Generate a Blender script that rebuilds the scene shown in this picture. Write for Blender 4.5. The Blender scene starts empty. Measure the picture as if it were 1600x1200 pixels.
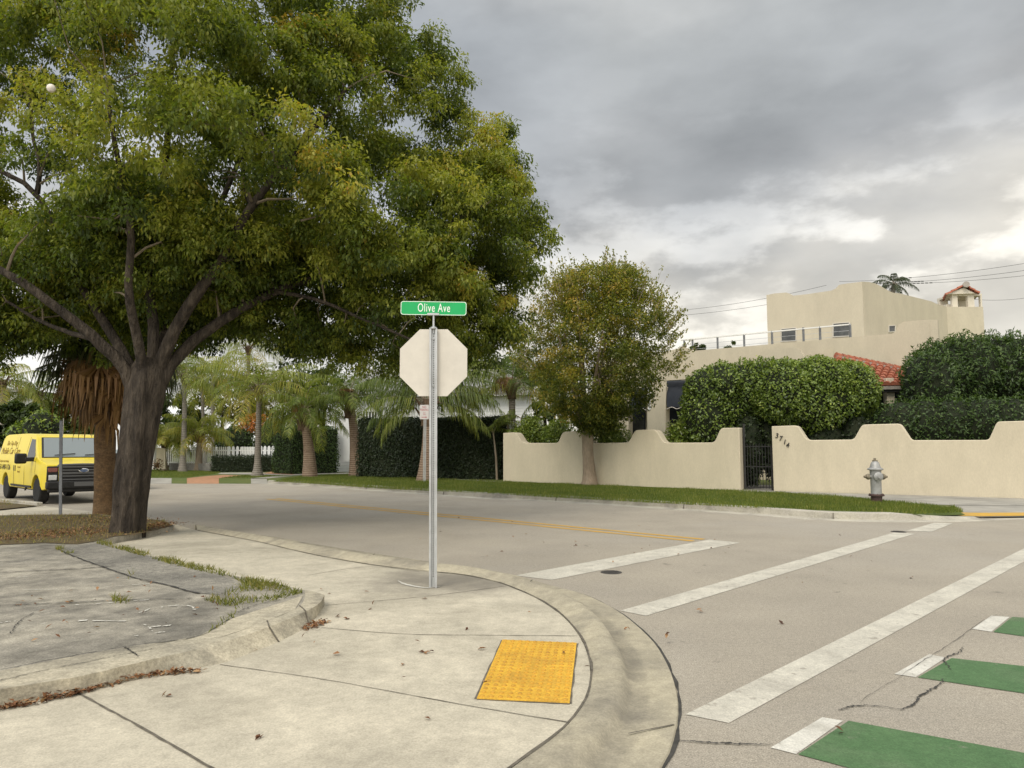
import bpy, bmesh, math, random
import numpy as np
from mathutils import Vector, Matrix
random.seed(7); RNG = np.random.default_rng(7)
S = bpy.context.scene
COL = S.collection
R = math.radians

# ------------------------------------------------------------------ camera
F = 1130.0; CX, CY = 800.0, 600.0; EYE = 1.55; PITCH = math.atan(103 / F)
cam = bpy.data.cameras.new('camera'); co = bpy.data.objects.new('camera', cam); COL.objects.link(co)
cam.sensor_width = 36; cam.lens = 36 * F / 1600; cam.clip_end = 2000; cam.clip_start = 0.05
co.location = (0, 0, EYE); co.rotation_euler = (math.pi / 2 + PITCH, 0, 0)
S.camera = co
# ------------------------------------------------------------------ world (overcast sky)
SUN_EL, SUN_AZ = R(46), R(208)          # azimuth clockwise from +Y: behind the camera, a little left
world = bpy.data.worlds.new('World'); S.world = world; world.use_nodes = True
def nd(nt, typ, **kw):
    n = nt.nodes.new(typ)
    for k, v in kw.items():
        if k.startswith('i_'):
            key = k[2:]; key = int(key) if key.isdigit() else key
            if hasattr(v, 'is_linked') or isinstance(v, bpy.types.NodeSocket): nt.links.new(v, n.inputs[key])
            else: n.inputs[key].default_value = v
        else: setattr(n, k, v)
    return n
def mth(nt, op, a, b=0.0, clamp=False):
    return nd(nt, 'ShaderNodeMath', operation=op, use_clamp=clamp, i_0=a, i_1=b).outputs[0]
def ramp(nt, fac, stops, interp='LINEAR'):
    n = nt.nodes.new('ShaderNodeValToRGB'); n.color_ramp.interpolation = interp
    e = n.color_ramp.elements
    while len(e) > 1: e.remove(e[0])
    e[0].position = stops[0][0]; e[0].color = (*stops[0][1], 1)
    for p, c in stops[1:]:
        x = e.new(p); x.color = (*c, 1)
    nt.links.new(fac, n.inputs[0]); return n.outputs[0]
def mixc(nt, fac, a, b, mode='MIX'):
    n = nt.nodes.new('ShaderNodeMix'); n.data_type = 'RGBA'; n.blend_type = mode
    for k, v in ((0, fac), (6, a), (7, b)):
        if isinstance(v, bpy.types.NodeSocket): nt.links.new(v, n.inputs[k])
        else: n.inputs[k].default_value = v if k == 0 else (*v, 1)
    return n.outputs[2]
def build_world():
    nt = world.node_tree; nt.nodes.clear()
    tc = nd(nt, 'ShaderNodeTexCoord').outputs['Generated']
    sep = nd(nt, 'ShaderNodeSeparateXYZ', i_0=tc); X, Y, Z = sep.outputs
    zc = mth(nt, 'MAXIMUM', Z, 0.0)
    pv = nd(nt, 'ShaderNodeMapping', i_0=tc, i_3=(1, 1, 2.2)).outputs[0]
    n1 = nd(nt, 'ShaderNodeTexNoise', i_Vector=pv, i_Scale=2.3, i_Detail=5.0, i_Roughness=0.5, i_Distortion=0.0).outputs[0]
    pv2 = nd(nt, 'ShaderNodeMapping', i_0=pv, i_1=(3.1, 7.7, 0)).outputs[0]
    n2 = nd(nt, 'ShaderNodeTexNoise', i_Vector=pv2, i_Scale=4.2, i_Detail=7.0, i_Roughness=0.5, i_Distortion=0.0).outputs[0]
    # the dark deck ends in a brighter strip above the horizon
    zz = mth(nt, 'ADD', zc, mth(nt, 'MULTIPLY', mth(nt, 'SUBTRACT', n1, 0.5), 0.42))
    zz = mth(nt, 'ADD', zz, mth(nt, 'MULTIPLY', X, 0.03))
    deck = ramp(nt, zz, [(0.0, (.84, .81, .74)), (.17, (.90, .86, .77)), (.25, (.74, .73, .69)), (.32, (.55, .56, .565)),
                         (.40, (.42, .44, .46)), (.54, (.36, .385, .40)), (.68, (.66, .67, .67)), (.86, (1.6, 1.54, 1.42)), (1.0, (1.85, 1.78, 1.62))], 'B_SPLINE')
    mod = nd(nt, 'ShaderNodeMapRange', i_0=n2, i_1=0.34, i_2=0.66, i_3=0.80, i_4=1.18).outputs[0]
    c = mixc(nt, 1.0, deck, nd(nt, 'ShaderNodeCombineXYZ', i_0=mod, i_1=mod, i_2=mod).outputs[0], 'MULTIPLY')
    n3 = nd(nt, 'ShaderNodeTexNoise', i_Vector=nd(nt, 'ShaderNodeMapping', i_0=pv, i_1=(1.3, 4.4, 6.1)).outputs[0], i_Scale=5.2, i_Detail=8.0, i_Roughness=.55).outputs[0]
    rim = nd(nt, 'ShaderNodeMapRange', interpolation_type='SMOOTHSTEP', i_0=n3, i_1=.47, i_2=.60).outputs[0]
    band = mth(nt, 'MULTIPLY', nd(nt, 'ShaderNodeMapRange', i_0=zc, i_1=.05, i_2=.16).outputs[0], nd(nt, 'ShaderNodeMapRange', i_0=zc, i_1=.46, i_2=.28).outputs[0])
    k3 = mth(nt, 'ADD', 1.0, mth(nt, 'MULTIPLY', band, mth(nt, 'SUBTRACT', mth(nt, 'MULTIPLY', rim, .42), .20)))
    c = mixc(nt, 1.0, c, nd(nt, 'ShaderNodeCombineXYZ', i_0=k3, i_1=k3, i_2=k3).outputs[0], 'MULTIPLY')
    # bluer, thinner cloud towards the left
    lft = nd(nt, 'ShaderNodeMapRange', i_0=X, i_1=0.12, i_2=-0.25, i_3=0.0, i_4=0.55).outputs[0]
    c = mixc(nt, lft, c, mixc(nt, 1.0, c, (1.12, 1.2, 1.36), 'MULTIPLY'))
    # the side behind the viewer is the bright one
    back = nd(nt, 'ShaderNodeMapRange', i_0=Y, i_1=0.15, i_2=-0.5, i_3=1.0, i_4=2.3).outputs[0]
    c = mixc(nt, 1.0, c, nd(nt, 'ShaderNodeCombineXYZ', i_0=back, i_1=back, i_2=back).outputs[0], 'MULTIPLY')
    sky = nd(nt, 'ShaderNodeTexSky', sky_type='NISHITA', sun_disc=False, sun_elevation=SUN_EL, sun_rotation=SUN_AZ)
    s = mixc(nt, 1.0, sky.outputs[0], (.1, .1, .1), 'MULTIPLY')
    c = mixc(nt, 0.92, s, mixc(nt, 1.0, c, (1.02, 1.0, .97), 'MULTIPLY'))
    bg = nd(nt, 'ShaderNodeBackground', i_0=c, i_1=1.0)
    out = nt.nodes.new('ShaderNodeOutputWorld'); nt.links.new(bg.outputs[0], out.inputs[0])
build_world()
sun = bpy.data.lights.new('sun', 'SUN'); so = bpy.data.objects.new('sun', sun); COL.objects.link(so)
sun.energy = 1.5; sun.angle = R(22); sun.color = (1.0, .91, .76)
so.rotation_euler = (math.pi / 2 - SUN_EL, 0, -SUN_AZ + math.pi)
so.location = (0, -5, 30)
S.view_settings.view_transform = 'Standard'; S.view_settings.look = 'None'
S.view_settings.exposure = 0.14; S.view_settings.gamma = 1.0; S.view_settings.use_curve_mapping = False

# ------------------------------------------------------------------ helpers
CP, SP = math.cos(PITCH), math.sin(PITCH)
def ray(px, py):
    x = (px - CX) / F; y = (CY - py) / F
    return Vector((x, CP - y * SP, SP + y * CP))
def G(px, py, z=0.0):                 # where the sight line meets height z
    d = ray(px, py); t = (z - EYE) / d.z
    return Vector((d.x * t, d.y * t, z))
def P(px, py, Y):                     # where it meets distance Y
    d = ray(px, py); t = Y / d.y
    return Vector((d.x * t, Y, EYE + d.z * t))
def on_plane(px, py, A, B):           # where it meets the upright plane through A, B
    d = ray(px, py); n = Vector((-(B.y - A.y), B.x - A.x, 0))
    t = n.dot(Vector((A.x, A.y, 0))) / n.dot(Vector((d.x, d.y, 0)))
    return Vector((d.x * t, d.y * t, EYE + d.z * t))
def link(o, parent=None):
    COL.objects.link(o)
    if parent: o.parent = parent; o.matrix_parent_inverse = parent.matrix_world.inverted()
    return o
def tag(o, label=None, cat=None, group=None, kind=None):
    if label: o['label'] = label
    if cat: o['category'] = cat
    if group: o['group'] = group
    if kind: o['kind'] = kind
    return o
def thing(name, loc, label, cat, group=None, rz=0.0):
    o = bpy.data.objects.new(name, None); o.empty_display_size = .2; COL.objects.link(o)
    o.matrix_world = Matrix.Translation(Vector(loc)) @ Matrix.Rotation(rz, 4, 'Z')
    bpy.context.view_layer.update()
    return tag(o, label, cat, group)

class MB:
    def __init__(s): s.v = []; s.f = []
    def add(s, vs, fs):
        n = len(s.v); s.v += [tuple(v) for v in vs]; s.f += [tuple(i + n for i in f) for f in fs]; return s
    def box(s, c, size, M=None, rz=0.0):
        hx, hy, hz = size[0] / 2, size[1] / 2, size[2] / 2
        vs = [Vector((x, y, z)) for x in (-hx, hx) for y in (-hy, hy) for z in (-hz, hz)]
        m = Matrix.Translation(Vector(c)) @ (M.to_4x4() if M else Matrix.Rotation(rz, 4, 'Z'))
        return s.add([m @ v for v in vs], [(0, 1, 3, 2), (4, 6, 7, 5), (0, 4, 5, 1), (2, 3, 7, 6), (0, 2, 6, 4), (1, 5, 7, 3)])
    def bar(s, a, b, w, h=None, up=(0, 0, 1)):
        a, b = Vector(a), Vector(b); d = b - a; L = d.length; x = d / L; u = Vector(up)
        if abs(x.dot(u)) > .99: u = Vector((0, 1, 0))
        y = u.cross(x).normalized(); z = x.cross(y)
        M = Matrix((x, y, z)).transposed()
        return s.box((a + b) / 2, (L, w, h or w), M)
    def tube(s, path, radii, seg=8, cap=True, wob=0.0):
        path = [Vector(p) for p in path]; n = len(path); rings = []
        ref = None
        for i, p in enumerate(path):
            t = (path[min(i + 1, n - 1)] - path[max(i - 1, 0)]).normalized()
            if ref is None:
                ref = t.orthogonal().normalized()
            ref = (ref - t * ref.dot(t)).normalized(); b = t.cross(ref)
            r = radii[i] if hasattr(radii, '__len__') else radii
            ring = []
            for k in range(seg):
                a = 2 * math.pi * k / seg; rr = r * (1 + random.uniform(-wob, wob))
                ring.append(p + (ref * math.cos(a) + b * math.sin(a)) * rr)
            rings.append(ring)
        fs = []
        for i in range(n - 1):
            for k in range(seg):
                k2 = (k + 1) % seg
                fs.append((i * seg + k, i * seg + k2, (i + 1) * seg + k2, (i + 1) * seg + k))
        if cap: fs += [tuple(range(seg))[::-1], tuple((n - 1) * seg + k for k in range(seg))]
        return s.add([v for r in rings for v in r], fs)
    def lathe(s, prof, c=(0, 0, 0), seg=24, M=None):
        m = Matrix.Translation(Vector(c)) @ (M.to_4x4() if M else Matrix.Identity(4))
        vs = []; fs = []
        for r, z in prof:
            for k in range(seg):
                a = 2 * math.pi * k / seg; vs.append(m @ Vector((r * math.cos(a), r * math.sin(a), z)))
        for i in range(len(prof) - 1):
            for k in range(seg):
                k2 = (k + 1) % seg
                fs.append((i * seg + k, i * seg + k2, (i + 1) * seg + k2, (i + 1) * seg + k))
        fs += [tuple(range(seg))[::-1], tuple((len(prof) - 1) * seg + k for k in range(seg))]
        return s.add(vs, fs)
    def prism(s, poly, off):           # poly: 3D points, off: vector
        n = len(poly); off = Vector(off); poly = [Vector(p) for p in poly]
        fs = [tuple(range(n)), tuple(range(2 * n - 1, n - 1, -1))]
        fs += [(i, i + n, (i + 1) % n + n, (i + 1) % n) for i in range(n)]
        return s.add(poly + [p + off for p in poly], fs)
    def build(s, name, mat, parent=None, smooth=True, angle=35, bevel=0.0, local=False):
        me = bpy.data.meshes.new(name); me.from_pydata(s.v, [], s.f); me.update()
        bm = bmesh.new(); bm.from_mesh(me); bmesh.ops.recalc_face_normals(bm, faces=bm.faces); bm.to_mesh(me); bm.free()
        if smooth:
            me.polygons.foreach_set('use_smooth', [True] * len(me.polygons)); me.set_sharp_from_angle(angle=R(angle))
        me.materials.append(mat)
        o = bpy.data.objects.new(name, me)
        if local: COL.objects.link(o); o.parent = parent
        else: link(o, parent)
        if bevel:
            b = o.modifiers.new('bevel', 'BEVEL'); b.width = bevel; b.segments = 2; b.limit_method = 'ANGLE'; b.angle_limit = R(40)
        return o

class LB:                              # buffer of leaf / leaflet faces with a tint per face
    def __init__(s): s.q = []; s.t = []
    def quads(s, V, t): s.q.append(np.asarray(V, dtype=np.float32).reshape(-1, 4, 3)); s.t.append(np.asarray(t, dtype=np.float32).reshape(-1))
    def leaves(s, p, d, n, L, W, t, fold=.12):
        d = d / np.linalg.norm(d, axis=1, keepdims=True)
        sd = np.cross(d, n); sd /= np.linalg.norm(sd, axis=1, keepdims=True) + 1e-9
        nn = np.cross(sd, d); L = np.broadcast_to(np.asarray(L), (len(p),))[:, None]; W = np.broadcast_to(np.asarray(W), (len(p),))[:, None]
        m = p - d * L * .05 + nn * W * fold
        V = np.stack([p - d * L * .5, m + sd * W * .5, p + d * L * .5 - nn * L * .12, m - sd * W * .5], axis=1)
        s.quads(V, t)
    def build(s, name, mat, parent=None):
        V = np.concatenate(s.q); T = np.concatenate(s.t); n = len(V)
        me = bpy.data.meshes.new(name); me.vertices.add(4 * n); me.vertices.foreach_set('co', V.reshape(-1))
        me.loops.add(4 * n); me.loops.foreach_set('vertex_index', np.arange(4 * n, dtype=np.int32))
        me.polygons.add(n); me.polygons.foreach_set('loop_start', np.arange(0, 4 * n, 4, dtype=np.int32))
        me.update(calc_edges=True)
        a = me.attributes.new('tint', 'FLOAT', 'FACE'); a.data.foreach_set('value', T)
        me.materials.append(mat)
        return link(bpy.data.objects.new(name, me), parent)
def rdirs(n):
    v = RNG.normal(size=(n, 3)); return v / np.linalg.norm(v, axis=1, keepdims=True)
def clumps(lb, C, rad, per, L, W, tint, tvar=.12, droop=.5, squash=.75, twig=None):
    """leaves round clump centres C (N,3), radius rad (N), tint (N)"""
    N = len(C); rad = np.broadcast_to(np.asarray(rad, dtype=float), (N,)); tint = np.broadcast_to(np.asarray(tint, dtype=float), (N,))
    idx = np.repeat(np.arange(N), per); M = len(idx)
    u = rdirs(M); rr = RNG.random(M) ** .45
    off = u * (rr * rad[idx])[:, None]; off[:, 2] *= squash
    p = C[idx] + off
    d = u * .9 + rdirs(M) * .8; d[:, 2] -= droop
    n = rdirs(M) * .55 + np.array([0, 0, 1.0]) + u * .35
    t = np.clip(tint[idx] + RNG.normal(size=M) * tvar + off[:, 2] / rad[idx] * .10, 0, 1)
    k = RNG.uniform(.7, 1.25, M)
    lb.leaves(p, d, n, L * k, W * k, t)
def shell(lb, ells, dens, L, W, tint, tvar=.12, depth=.3, bump=.12, droop=.2, zmin=None):
    """leaves over the outside of ellipsoids / boxes ells: (centre, radii)"""
    for c, r in ells:
        c = np.array(c); r = np.array(r)
        n = int(dens * 4 * math.pi * ((r[0] * r[1]) ** 1.6 / 3 + (r[0] * r[2]) ** 1.6 / 3 + (r[1] * r[2]) ** 1.6 / 3) ** (1 / 1.6))
        u = rdirs(n); k = 5.0
        lump = np.sin(u[:, 0] * k * 1.7 + c[0]) * np.sin(u[:, 1] * k * 1.3 + c[1] * 2) * np.sin(u[:, 2] * k * 1.9 + 1) * bump
        s = 1 + lump - RNG.random(n) ** 1.5 * depth / r.mean()
        p = c + u * r * s[:, None]
        if zmin is not None:
            ok = p[:, 2] > zmin; p = p[ok]; u = u[ok]; n = len(p); lump = lump[ok]
        d = rdirs(n) * .8 + u * .7; d[:, 2] -= droop
        nn = rdirs(n) * .6 + u * .8 + np.array([0, 0, .7])
        kk = RNG.uniform(.7, 1.3, n)
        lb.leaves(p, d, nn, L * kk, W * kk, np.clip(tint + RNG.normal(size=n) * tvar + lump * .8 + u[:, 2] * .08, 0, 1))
def hedge_box(lb, o, ax, ay, h, dens, L, W, tint, tvar=.1, rough=.05):
    """leaves over a clipped box: origin o, axis vectors ax (length), ay (depth), height h"""
    o, ax, ay = np.array(o), np.array(ax), np.array(ay); up = np.array([0, 0, h])
    lx, ly = np.linalg.norm(ax), np.linalg.norm(ay)
    for base, a, b, nrm, area in ((o, ax, up, -ay / ly, lx * h), (o + up, ax, ay, up / h, lx * ly), (o, ay, up, -ax / lx, ly * h), (o + ax, ay, up, ax / lx, ly * h), (o + ay, ax, up, ay / ly, lx * h)):
        n = int(area * dens)
        uu, vv = RNG.random(n), RNG.random(n)
        p = base + uu[:, None] * a + vv[:, None] * b + nrm * (RNG.normal(size=n) * rough + np.sin(uu * lx * 2.3 + vv * 5) * .05)[:, None]
        d = rdirs(n) + nrm * .5; nn = rdirs(n) * .6 + nrm + np.array([0, 0, .5]); kk = RNG.uniform(.7, 1.3, n)
        lb.leaves(p, d, nn, L * kk, W * kk, np.clip(tint + RNG.normal(size=n) * tvar, 0, 1))

def smooth_path(pts, n):
    pts = [Vector(p) for p in pts]; out = []
    P_ = [pts[0] * 2 - pts[1]] + pts + [pts[-1] * 2 - pts[-2]]
    dense = []
    for i in range(1, len(P_) - 2):
        for k in range(12):
            t = k / 12; a, b, c, d = P_[i - 1:i + 3]
            dense.append(.5 * ((2 * b) + (c - a) * t + (2 * a - 5 * b + 4 * c - d) * t * t + (3 * b - a - 3 * c + d) * t ** 3))
    dense.append(pts[-1])
    ac = [0]
    for i in range(1, len(dense)): ac.append(ac[-1] + (dense[i] - dense[i - 1]).length)
    j = 0
    for k in range(n):
        s = ac[-1] * k / (n - 1)
        while j < len(ac) - 2 and ac[j + 1] < s: j += 1
        f = (s - ac[j]) / max(ac[j + 1] - ac[j], 1e-9); out.append(dense[j].lerp(dense[j + 1], min(f, 1)))
    return out

# ------------------------------------------------------------------ materials
def principled(name, col, rough=.6, metal=0.0, spec=.5, coat=0.0):
    m = bpy.data.materials.new(name); m.use_nodes = True; b = m.node_tree.nodes['Principled BSDF']
    b.inputs['Base Color'].default_value = (*col, 1); b.inputs['Roughness'].default_value = rough
    b.inputs['Metallic'].default_value = metal; b.inputs['Specular IOR Level'].default_value = spec
    b.inputs['Coat Weight'].default_value = coat
    return m
def surf(name, c1, c2, scale=2.0, rough=.85, bump=.15, bscale=60.0, c3=None, s3=.4, speck=.0, metal=0.0, spec=.3, stretch=None, bdist=.01, mott=0.0, ms=14.0, spots=None):
    """two-tone noise, a third larger blotch colour, fine speckle and bump"""
    m = principled(name, c1, rough, metal, spec); nt = m.node_tree; b = nt.nodes['Principled BSDF']
    v = nd(nt, 'ShaderNodeTexCoord').outputs['Object']
    if stretch: v = nd(nt, 'ShaderNodeMapping', i_0=v, i_3=stretch).outputs[0]
    n = nd(nt, 'ShaderNodeTexNoise', i_Vector=v, i_Scale=scale, i_Detail=8.0, i_Roughness=.6).outputs[0]
    f = nd(nt, 'ShaderNodeMapRange', i_0=n, i_1=.36, i_2=.64).outputs[0]
    c = mixc(nt, f, c1, c2)
    if c3:
        n3 = nd(nt, 'ShaderNodeTexNoise', i_Vector=v, i_Scale=s3, i_Detail=6.0, i_Roughness=.62, i_Distortion=.4).outputs[0]
        c = mixc(nt, nd(nt, 'ShaderNodeMapRange', i_0=n3, i_1=.48, i_2=.72, i_3=0.0, i_4=.85).outputs[0], c, c3)
    nb = nd(nt, 'ShaderNodeTexNoise', i_Vector=v, i_Scale=bscale, i_Detail=4.0, i_Roughness=.65).outputs[0]
    if spots:
        col, sc, t0, t1, amt = spots
        n5 = nd(nt, 'ShaderNodeTexNoise', i_Vector=nd(nt, 'ShaderNodeMapping', i_0=v, i_1=(13.7, 5.1, 2.2)).outputs[0], i_Scale=sc, i_Detail=5.0, i_Roughness=.62).outputs[0]
        c = mixc(nt, nd(nt, 'ShaderNodeMapRange', i_0=n5, i_1=t0, i_2=t1, i_3=0.0, i_4=amt).outputs[0], c, col)
    if mott:
        n4 = nd(nt, 'ShaderNodeTexNoise', i_Vector=v, i_Scale=ms, i_Detail=7.0, i_Roughness=.72).outputs[0]
        k = nd(nt, 'ShaderNodeMapRange', i_0=n4, i_1=.3, i_2=.7, i_3=1 - mott, i_4=1 + mott).outputs[0]
        c = mixc(nt, 1.0, c, nd(nt, 'ShaderNodeCombineXYZ', i_0=k, i_1=k, i_2=k).outputs[0], 'MULTIPLY')
    if speck:
        k = nd(nt, 'ShaderNodeMapRange', i_0=nb, i_1=.3, i_2=.7, i_3=1 - speck, i_4=1 + speck).outputs[0]
        c = mixc(nt, 1.0, c, nd(nt, 'ShaderNodeCombineXYZ', i_0=k, i_1=k, i_2=k).outputs[0], 'MULTIPLY')
    nt.links.new(c, b.inputs['Base Color'])
    if bump:
        bp = nd(nt, 'ShaderNodeBump', i_Strength=bump, i_Distance=bdist, i_Height=nb); nt.links.new(bp.outputs[0], b.inputs['Normal'])
    return m
def leafmat(name, stops, trans=.3, rough=.5, spec=.35):
    m = bpy.data.materials.new(name); m.use_nodes = True; nt = m.node_tree; b = nt.nodes['Principled BSDF']
    a = nd(nt, 'ShaderNodeAttribute', attribute_name='tint').outputs['Fac']
    c = ramp(nt, a, stops)
    nt.links.new(c, b.inputs['Base Color']); b.inputs['Roughness'].default_value = rough; b.inputs['Specular IOR Level'].default_value = spec
    tr = nd(nt, 'ShaderNodeBsdfTranslucent', i_0=mixc(nt, 1.0, c, (1.25, 1.35, .6), 'MULTIPLY'))
    mx = nd(nt, 'ShaderNodeMixShader', i_0=trans, i_1=b.outputs[0], i_2=tr.outputs[0])
    nt.links.new(mx.outputs[0], nt.nodes['Material Output'].inputs[0])
    return m
M_ASPH = surf('asphalt', (.345, .308, .245), (.295, .264, .212), .7, .9, .5, 110, (.35, .32, .268), .22, .5, mott=.18, ms=26, spots=((.12, .108, .09), 3.4, .66, .74, .6))
M_PATCH = surf('old_asphalt', (.20, .187, .158), (.27, .252, .208), 3.0, .95, .6, 70, (.12, .114, .098), .9, .5, mott=.35, ms=14)
M_LOT = surf('lot_concrete', (.345, .315, .25), (.225, .208, .17), 1.0, .9, .6, 70, (.085, .08, .068), .62, .35, mott=.42, ms=4.5, spots=((.42, .40, .34), 5.0, .64, .72, .6))
M_GUT = surf('gutter_concrete', (.42, .375, .27), (.32, .288, .215), 1.6, .88, .3, 80, (.20, .182, .145), 1.3, .2, mott=.20, ms=9)
M_KERB = surf('kerb_concrete', (.45, .40, .295), (.345, .312, .235), 2.5, .9, .45, 60, (.12, .112, .092), 1.6, .25, mott=.28, ms=12)
M_FKERB = surf('far_kerb_concrete', (.44, .41, .33), (.34, .315, .265), 2.5, .9, .3, 40, (.17, .16, .14), .9, .15, mott=.25, ms=5)
M_FPAVE = surf('far_pavement', (.36, .34, .29), (.28, .265, .23), 2.0, .9, .2, 40, (.2, .19, .165), .6, .1)
M_JOINT = surf('joint_dirt', (.085, .075, .058), (.16, .142, .11), 14, .95, .2)
M_CRACK = surf('crack_dirt', (.035, .034, .03), (.07, .066, .058), 9, .95, .2)
M_WHITE = surf('road_paint', (.55, .52, .435), (.46, .435, .365), 3.0, .8, .3, 100, (.36, .335, .28), 2.2, .22, mott=.14, ms=22, spots=((.27, .245, .2), 11.0, .60, .68, .75))
M_WHITE2 = surf('fresh_road_paint', (.60, .58, .51), (.51, .49, .43), 3.0, .8, .3, 110, (.40, .38, .32), 3.0, .2, mott=.12, ms=20, spots=((.27, .245, .2), 14.0, .62, .68, .7))
M_GREEN = surf('bike_lane_paint', (.085, .162, .068), (.068, .138, .056), 4.0, .85, .4, 110, (.12, .165, .092), 1.4, .3, mott=.16, ms=20, spots=((.2, .2, .15), 9.0, .64, .72, .6))
M_YELL = surf('yellow_paint', (.56, .33, .045), (.47, .285, .06), 4.0, .8, .2, 60, (.38, .27, .12), 1.2, .15)
M_TACT = surf('tactile_yellow', (.66, .39, .04), (.57, .325, .035), 5.0, .6, .15, 60, (.36, .195, .035), 3.2, .15, mott=.15, ms=30)
M_TDOME = surf('tactile_dome', (.58, .33, .035), (.36, .20, .035), 2.6, .6, .15, 60, (.60, .33, .035), 1.6, .1)
M_GRASS = surf('lawn_soil', (.075, .105, .022), (.10, .125, .03), 3.0, .95, .5, 40, (.15, .135, .045), .7, .3)
M_GRND = surf('ground_soil', (.09, .10, .04), (.12, .105, .06), 1.0, .95, .3, 20, (.07, .09, .03), .2)
M_SOIL = surf('tree_pit_soil', (.085, .062, .028), (.13, .095, .045), 6.0, .97, .7, 30, (.07, .075, .022), 1.5, .3)
M_BRICK = surf('driveway_pavers', (.42, .22, .12), (.33, .18, .10), 5.0, .9, .3, 30, None, .4, .15)
M_STUC = surf('cream_stucco', (.555, .49, .365), (.52, .46, .34), 1.0, .92, .4, 35, (.475, .42, .31), .6, .06, bdist=.006, mott=.06, ms=2.2, stretch=(1, 1, .35))
M_STUC2 = surf('house_stucco', (.525, .47, .355), (.50, .445, .335), 1.0, .92, .3, 25, (.46, .41, .31), .4, .05, bdist=.006, mott=.06, ms=1.5, stretch=(1, 1, .4))
M_CHIM = surf('chimney_plaster', (.66, .60, .49), (.60, .545, .45), 3.0, .9, .2, 30)
M_WHT = surf('white_house_paint', (.72, .72, .70), (.66, .66, .65), 1.0, .8, .1, 30)
M_PICK = surf('white_fence_paint', (.76, .75, .71), (.68, .67, .63), 3.0, .8, .1, 30)
M_TILE = surf('clay_tile', (.38, .125, .07), (.28, .092, .052), 6.0, .85, .3, 30, (.23, .12, .085), 1.3, .2, mott=.25, ms=8)
M_MORT = surf('ridge_mortar', (.38, .34, .29), (.30, .27, .24), 8.0, .9, .3, 40)
M_BARK = surf('dark_bark', (.036, .028, .021), (.078, .062, .046), 7.0, .95, 1.0, 14, (.024, .019, .014), 2.2, .4, stretch=(1, 1, .22), bdist=.12)
M_CBARK = surf('smooth_tan_bark', (.27, .21, .15), (.20, .155, .11), 5.0, .9, .4, 18, (.33, .28, .21), 2.0, .15, stretch=(1, 1, .35), bdist=.02)
M_SBARK = surf('fibrous_palm_bark', (.165, .10, .048), (.10, .062, .032), 9.0, .97, .9, 26, (.21, .135, .07), 3.0, .3, stretch=(1, 1, 1.8), bdist=.03)
def palm_bark(name, c1, c2, rings=9.0):
    m = principled(name, c1, .92, 0, .2); nt = m.node_tree; b = nt.nodes['Principled BSDF']
    v = nd(nt, 'ShaderNodeTexCoord').outputs['Object']
    w = nd(nt, 'ShaderNodeTexWave', wave_type='BANDS', bands_direction='Z', i_Vector=v, i_Scale=rings / 6.28 * 2, i_Distortion=1.2, i_Detail=2.0).outputs[1]
    n = nd(nt, 'ShaderNodeTexNoise', i_Vector=v, i_Scale=5.0, i_Detail=5.0).outputs[0]
    f = mth(nt, 'ADD', mth(nt, 'MULTIPLY', w, .55), mth(nt, 'MULTIPLY', mth(nt, 'SUBTRACT', n, .35), .9), True)
    nt.links.new(mixc(nt, f, c2, c1), b.inputs['Base Color'])
    nt.links.new(nd(nt, 'ShaderNodeBump', i_Strength=.6, i_Distance=.03, i_Height=w).outputs[0], b.inputs['Normal'])
    return m
M_PBARK = palm_bark('grey_palm_bark', (.30, .27, .23), (.17, .15, .125))
M_TBARK = palm_bark('tan_palm_bark', (.34, .26, .19), (.17, .11, .075))
M_BOOT = surf('palm_boots', (.075, .052, .034), (.13, .085, .05), 8, .95, .7, 20)
M_GALV = surf('galvanised_steel', (.50, .51, .51), (.42, .43, .43), 14, .5, .08, 90, (.36, .36, .35), 3.0, .05, metal=.55, spec=.5)
M_DPOST = surf('weathered_post', (.20, .205, .21), (.14, .145, .15), 8, .6, .1, 40, metal=.3)
M_PLATE = surf('sign_back', (.60, .56, .485), (.57, .53, .46), 1.2, .5, .04, 60, (.52, .485, .425), .9, mott=.07, ms=6)
M_RED = principled('stop_red', (.5, .02, .02), .5)
M_BLADE = surf('sign_green', (.010, .33, .090), (.014, .37, .11), 3.0, .4, 0)
M_LET = principled('sign_white', (.78, .82, .76), .5)
M_SIGNW = surf('sign_face_white', (.66, .62, .60), (.6, .56, .54), 6, .5, 0)
M_SRED = principled('sign_red', (.42, .06, .07), .5)
M_IRON = surf('black_iron', (.018, .018, .018), (.03, .028, .026), 9, .5, .1)
M_CASTI = surf('cast_iron', (.06, .057, .052), (.09, .083, .075), 9, .7, .4, 60, metal=.4)
M_HYD = surf('hydrant_silver', (.36, .36, .345), (.30, .30, .285), 9, .5, .25, 40, (.25, .245, .23), 5, .1, metal=.35, spec=.5)
M_HCAP = surf('hydrant_cap', (.17, .14, .10), (.24, .21, .15), 14, .6, .3, 40, metal=.3)
M_HBASE = surf('hydrant_base', (.055, .032, .028), (.085, .05, .042), 9, .6, .3, 40)
M_VANY = surf('van_yellow', (.74, .585, .035), (.71, .56, .033), 1.5, .32, 0, 60, (.64, .50, .05), .9, spec=.5)
M_VBLK = surf('black_plastic', (.016, .016, .016), (.024, .023, .022), 8, .55, .1)
M_VGRY = principled('grille_grey', (.10, .10, .10), .45)
M_GLASS = principled('vehicle_glass', (.012, .014, .015), .2, 0, .3)
M_WSCR = principled('windscreen', (.20, .235, .24), .08, 0, .9)
M_TYRE = surf('tyre', (.014, .014, .014), (.025, .024, .022), 20, .85, .2)
M_RIM = surf('steel_rim', (.30, .30, .30), (.22, .22, .22), 8, .45, 0, metal=.5)
M_LENS = principled('lamp_lens', (.62, .62, .60), .15, 0, .8)
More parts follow.
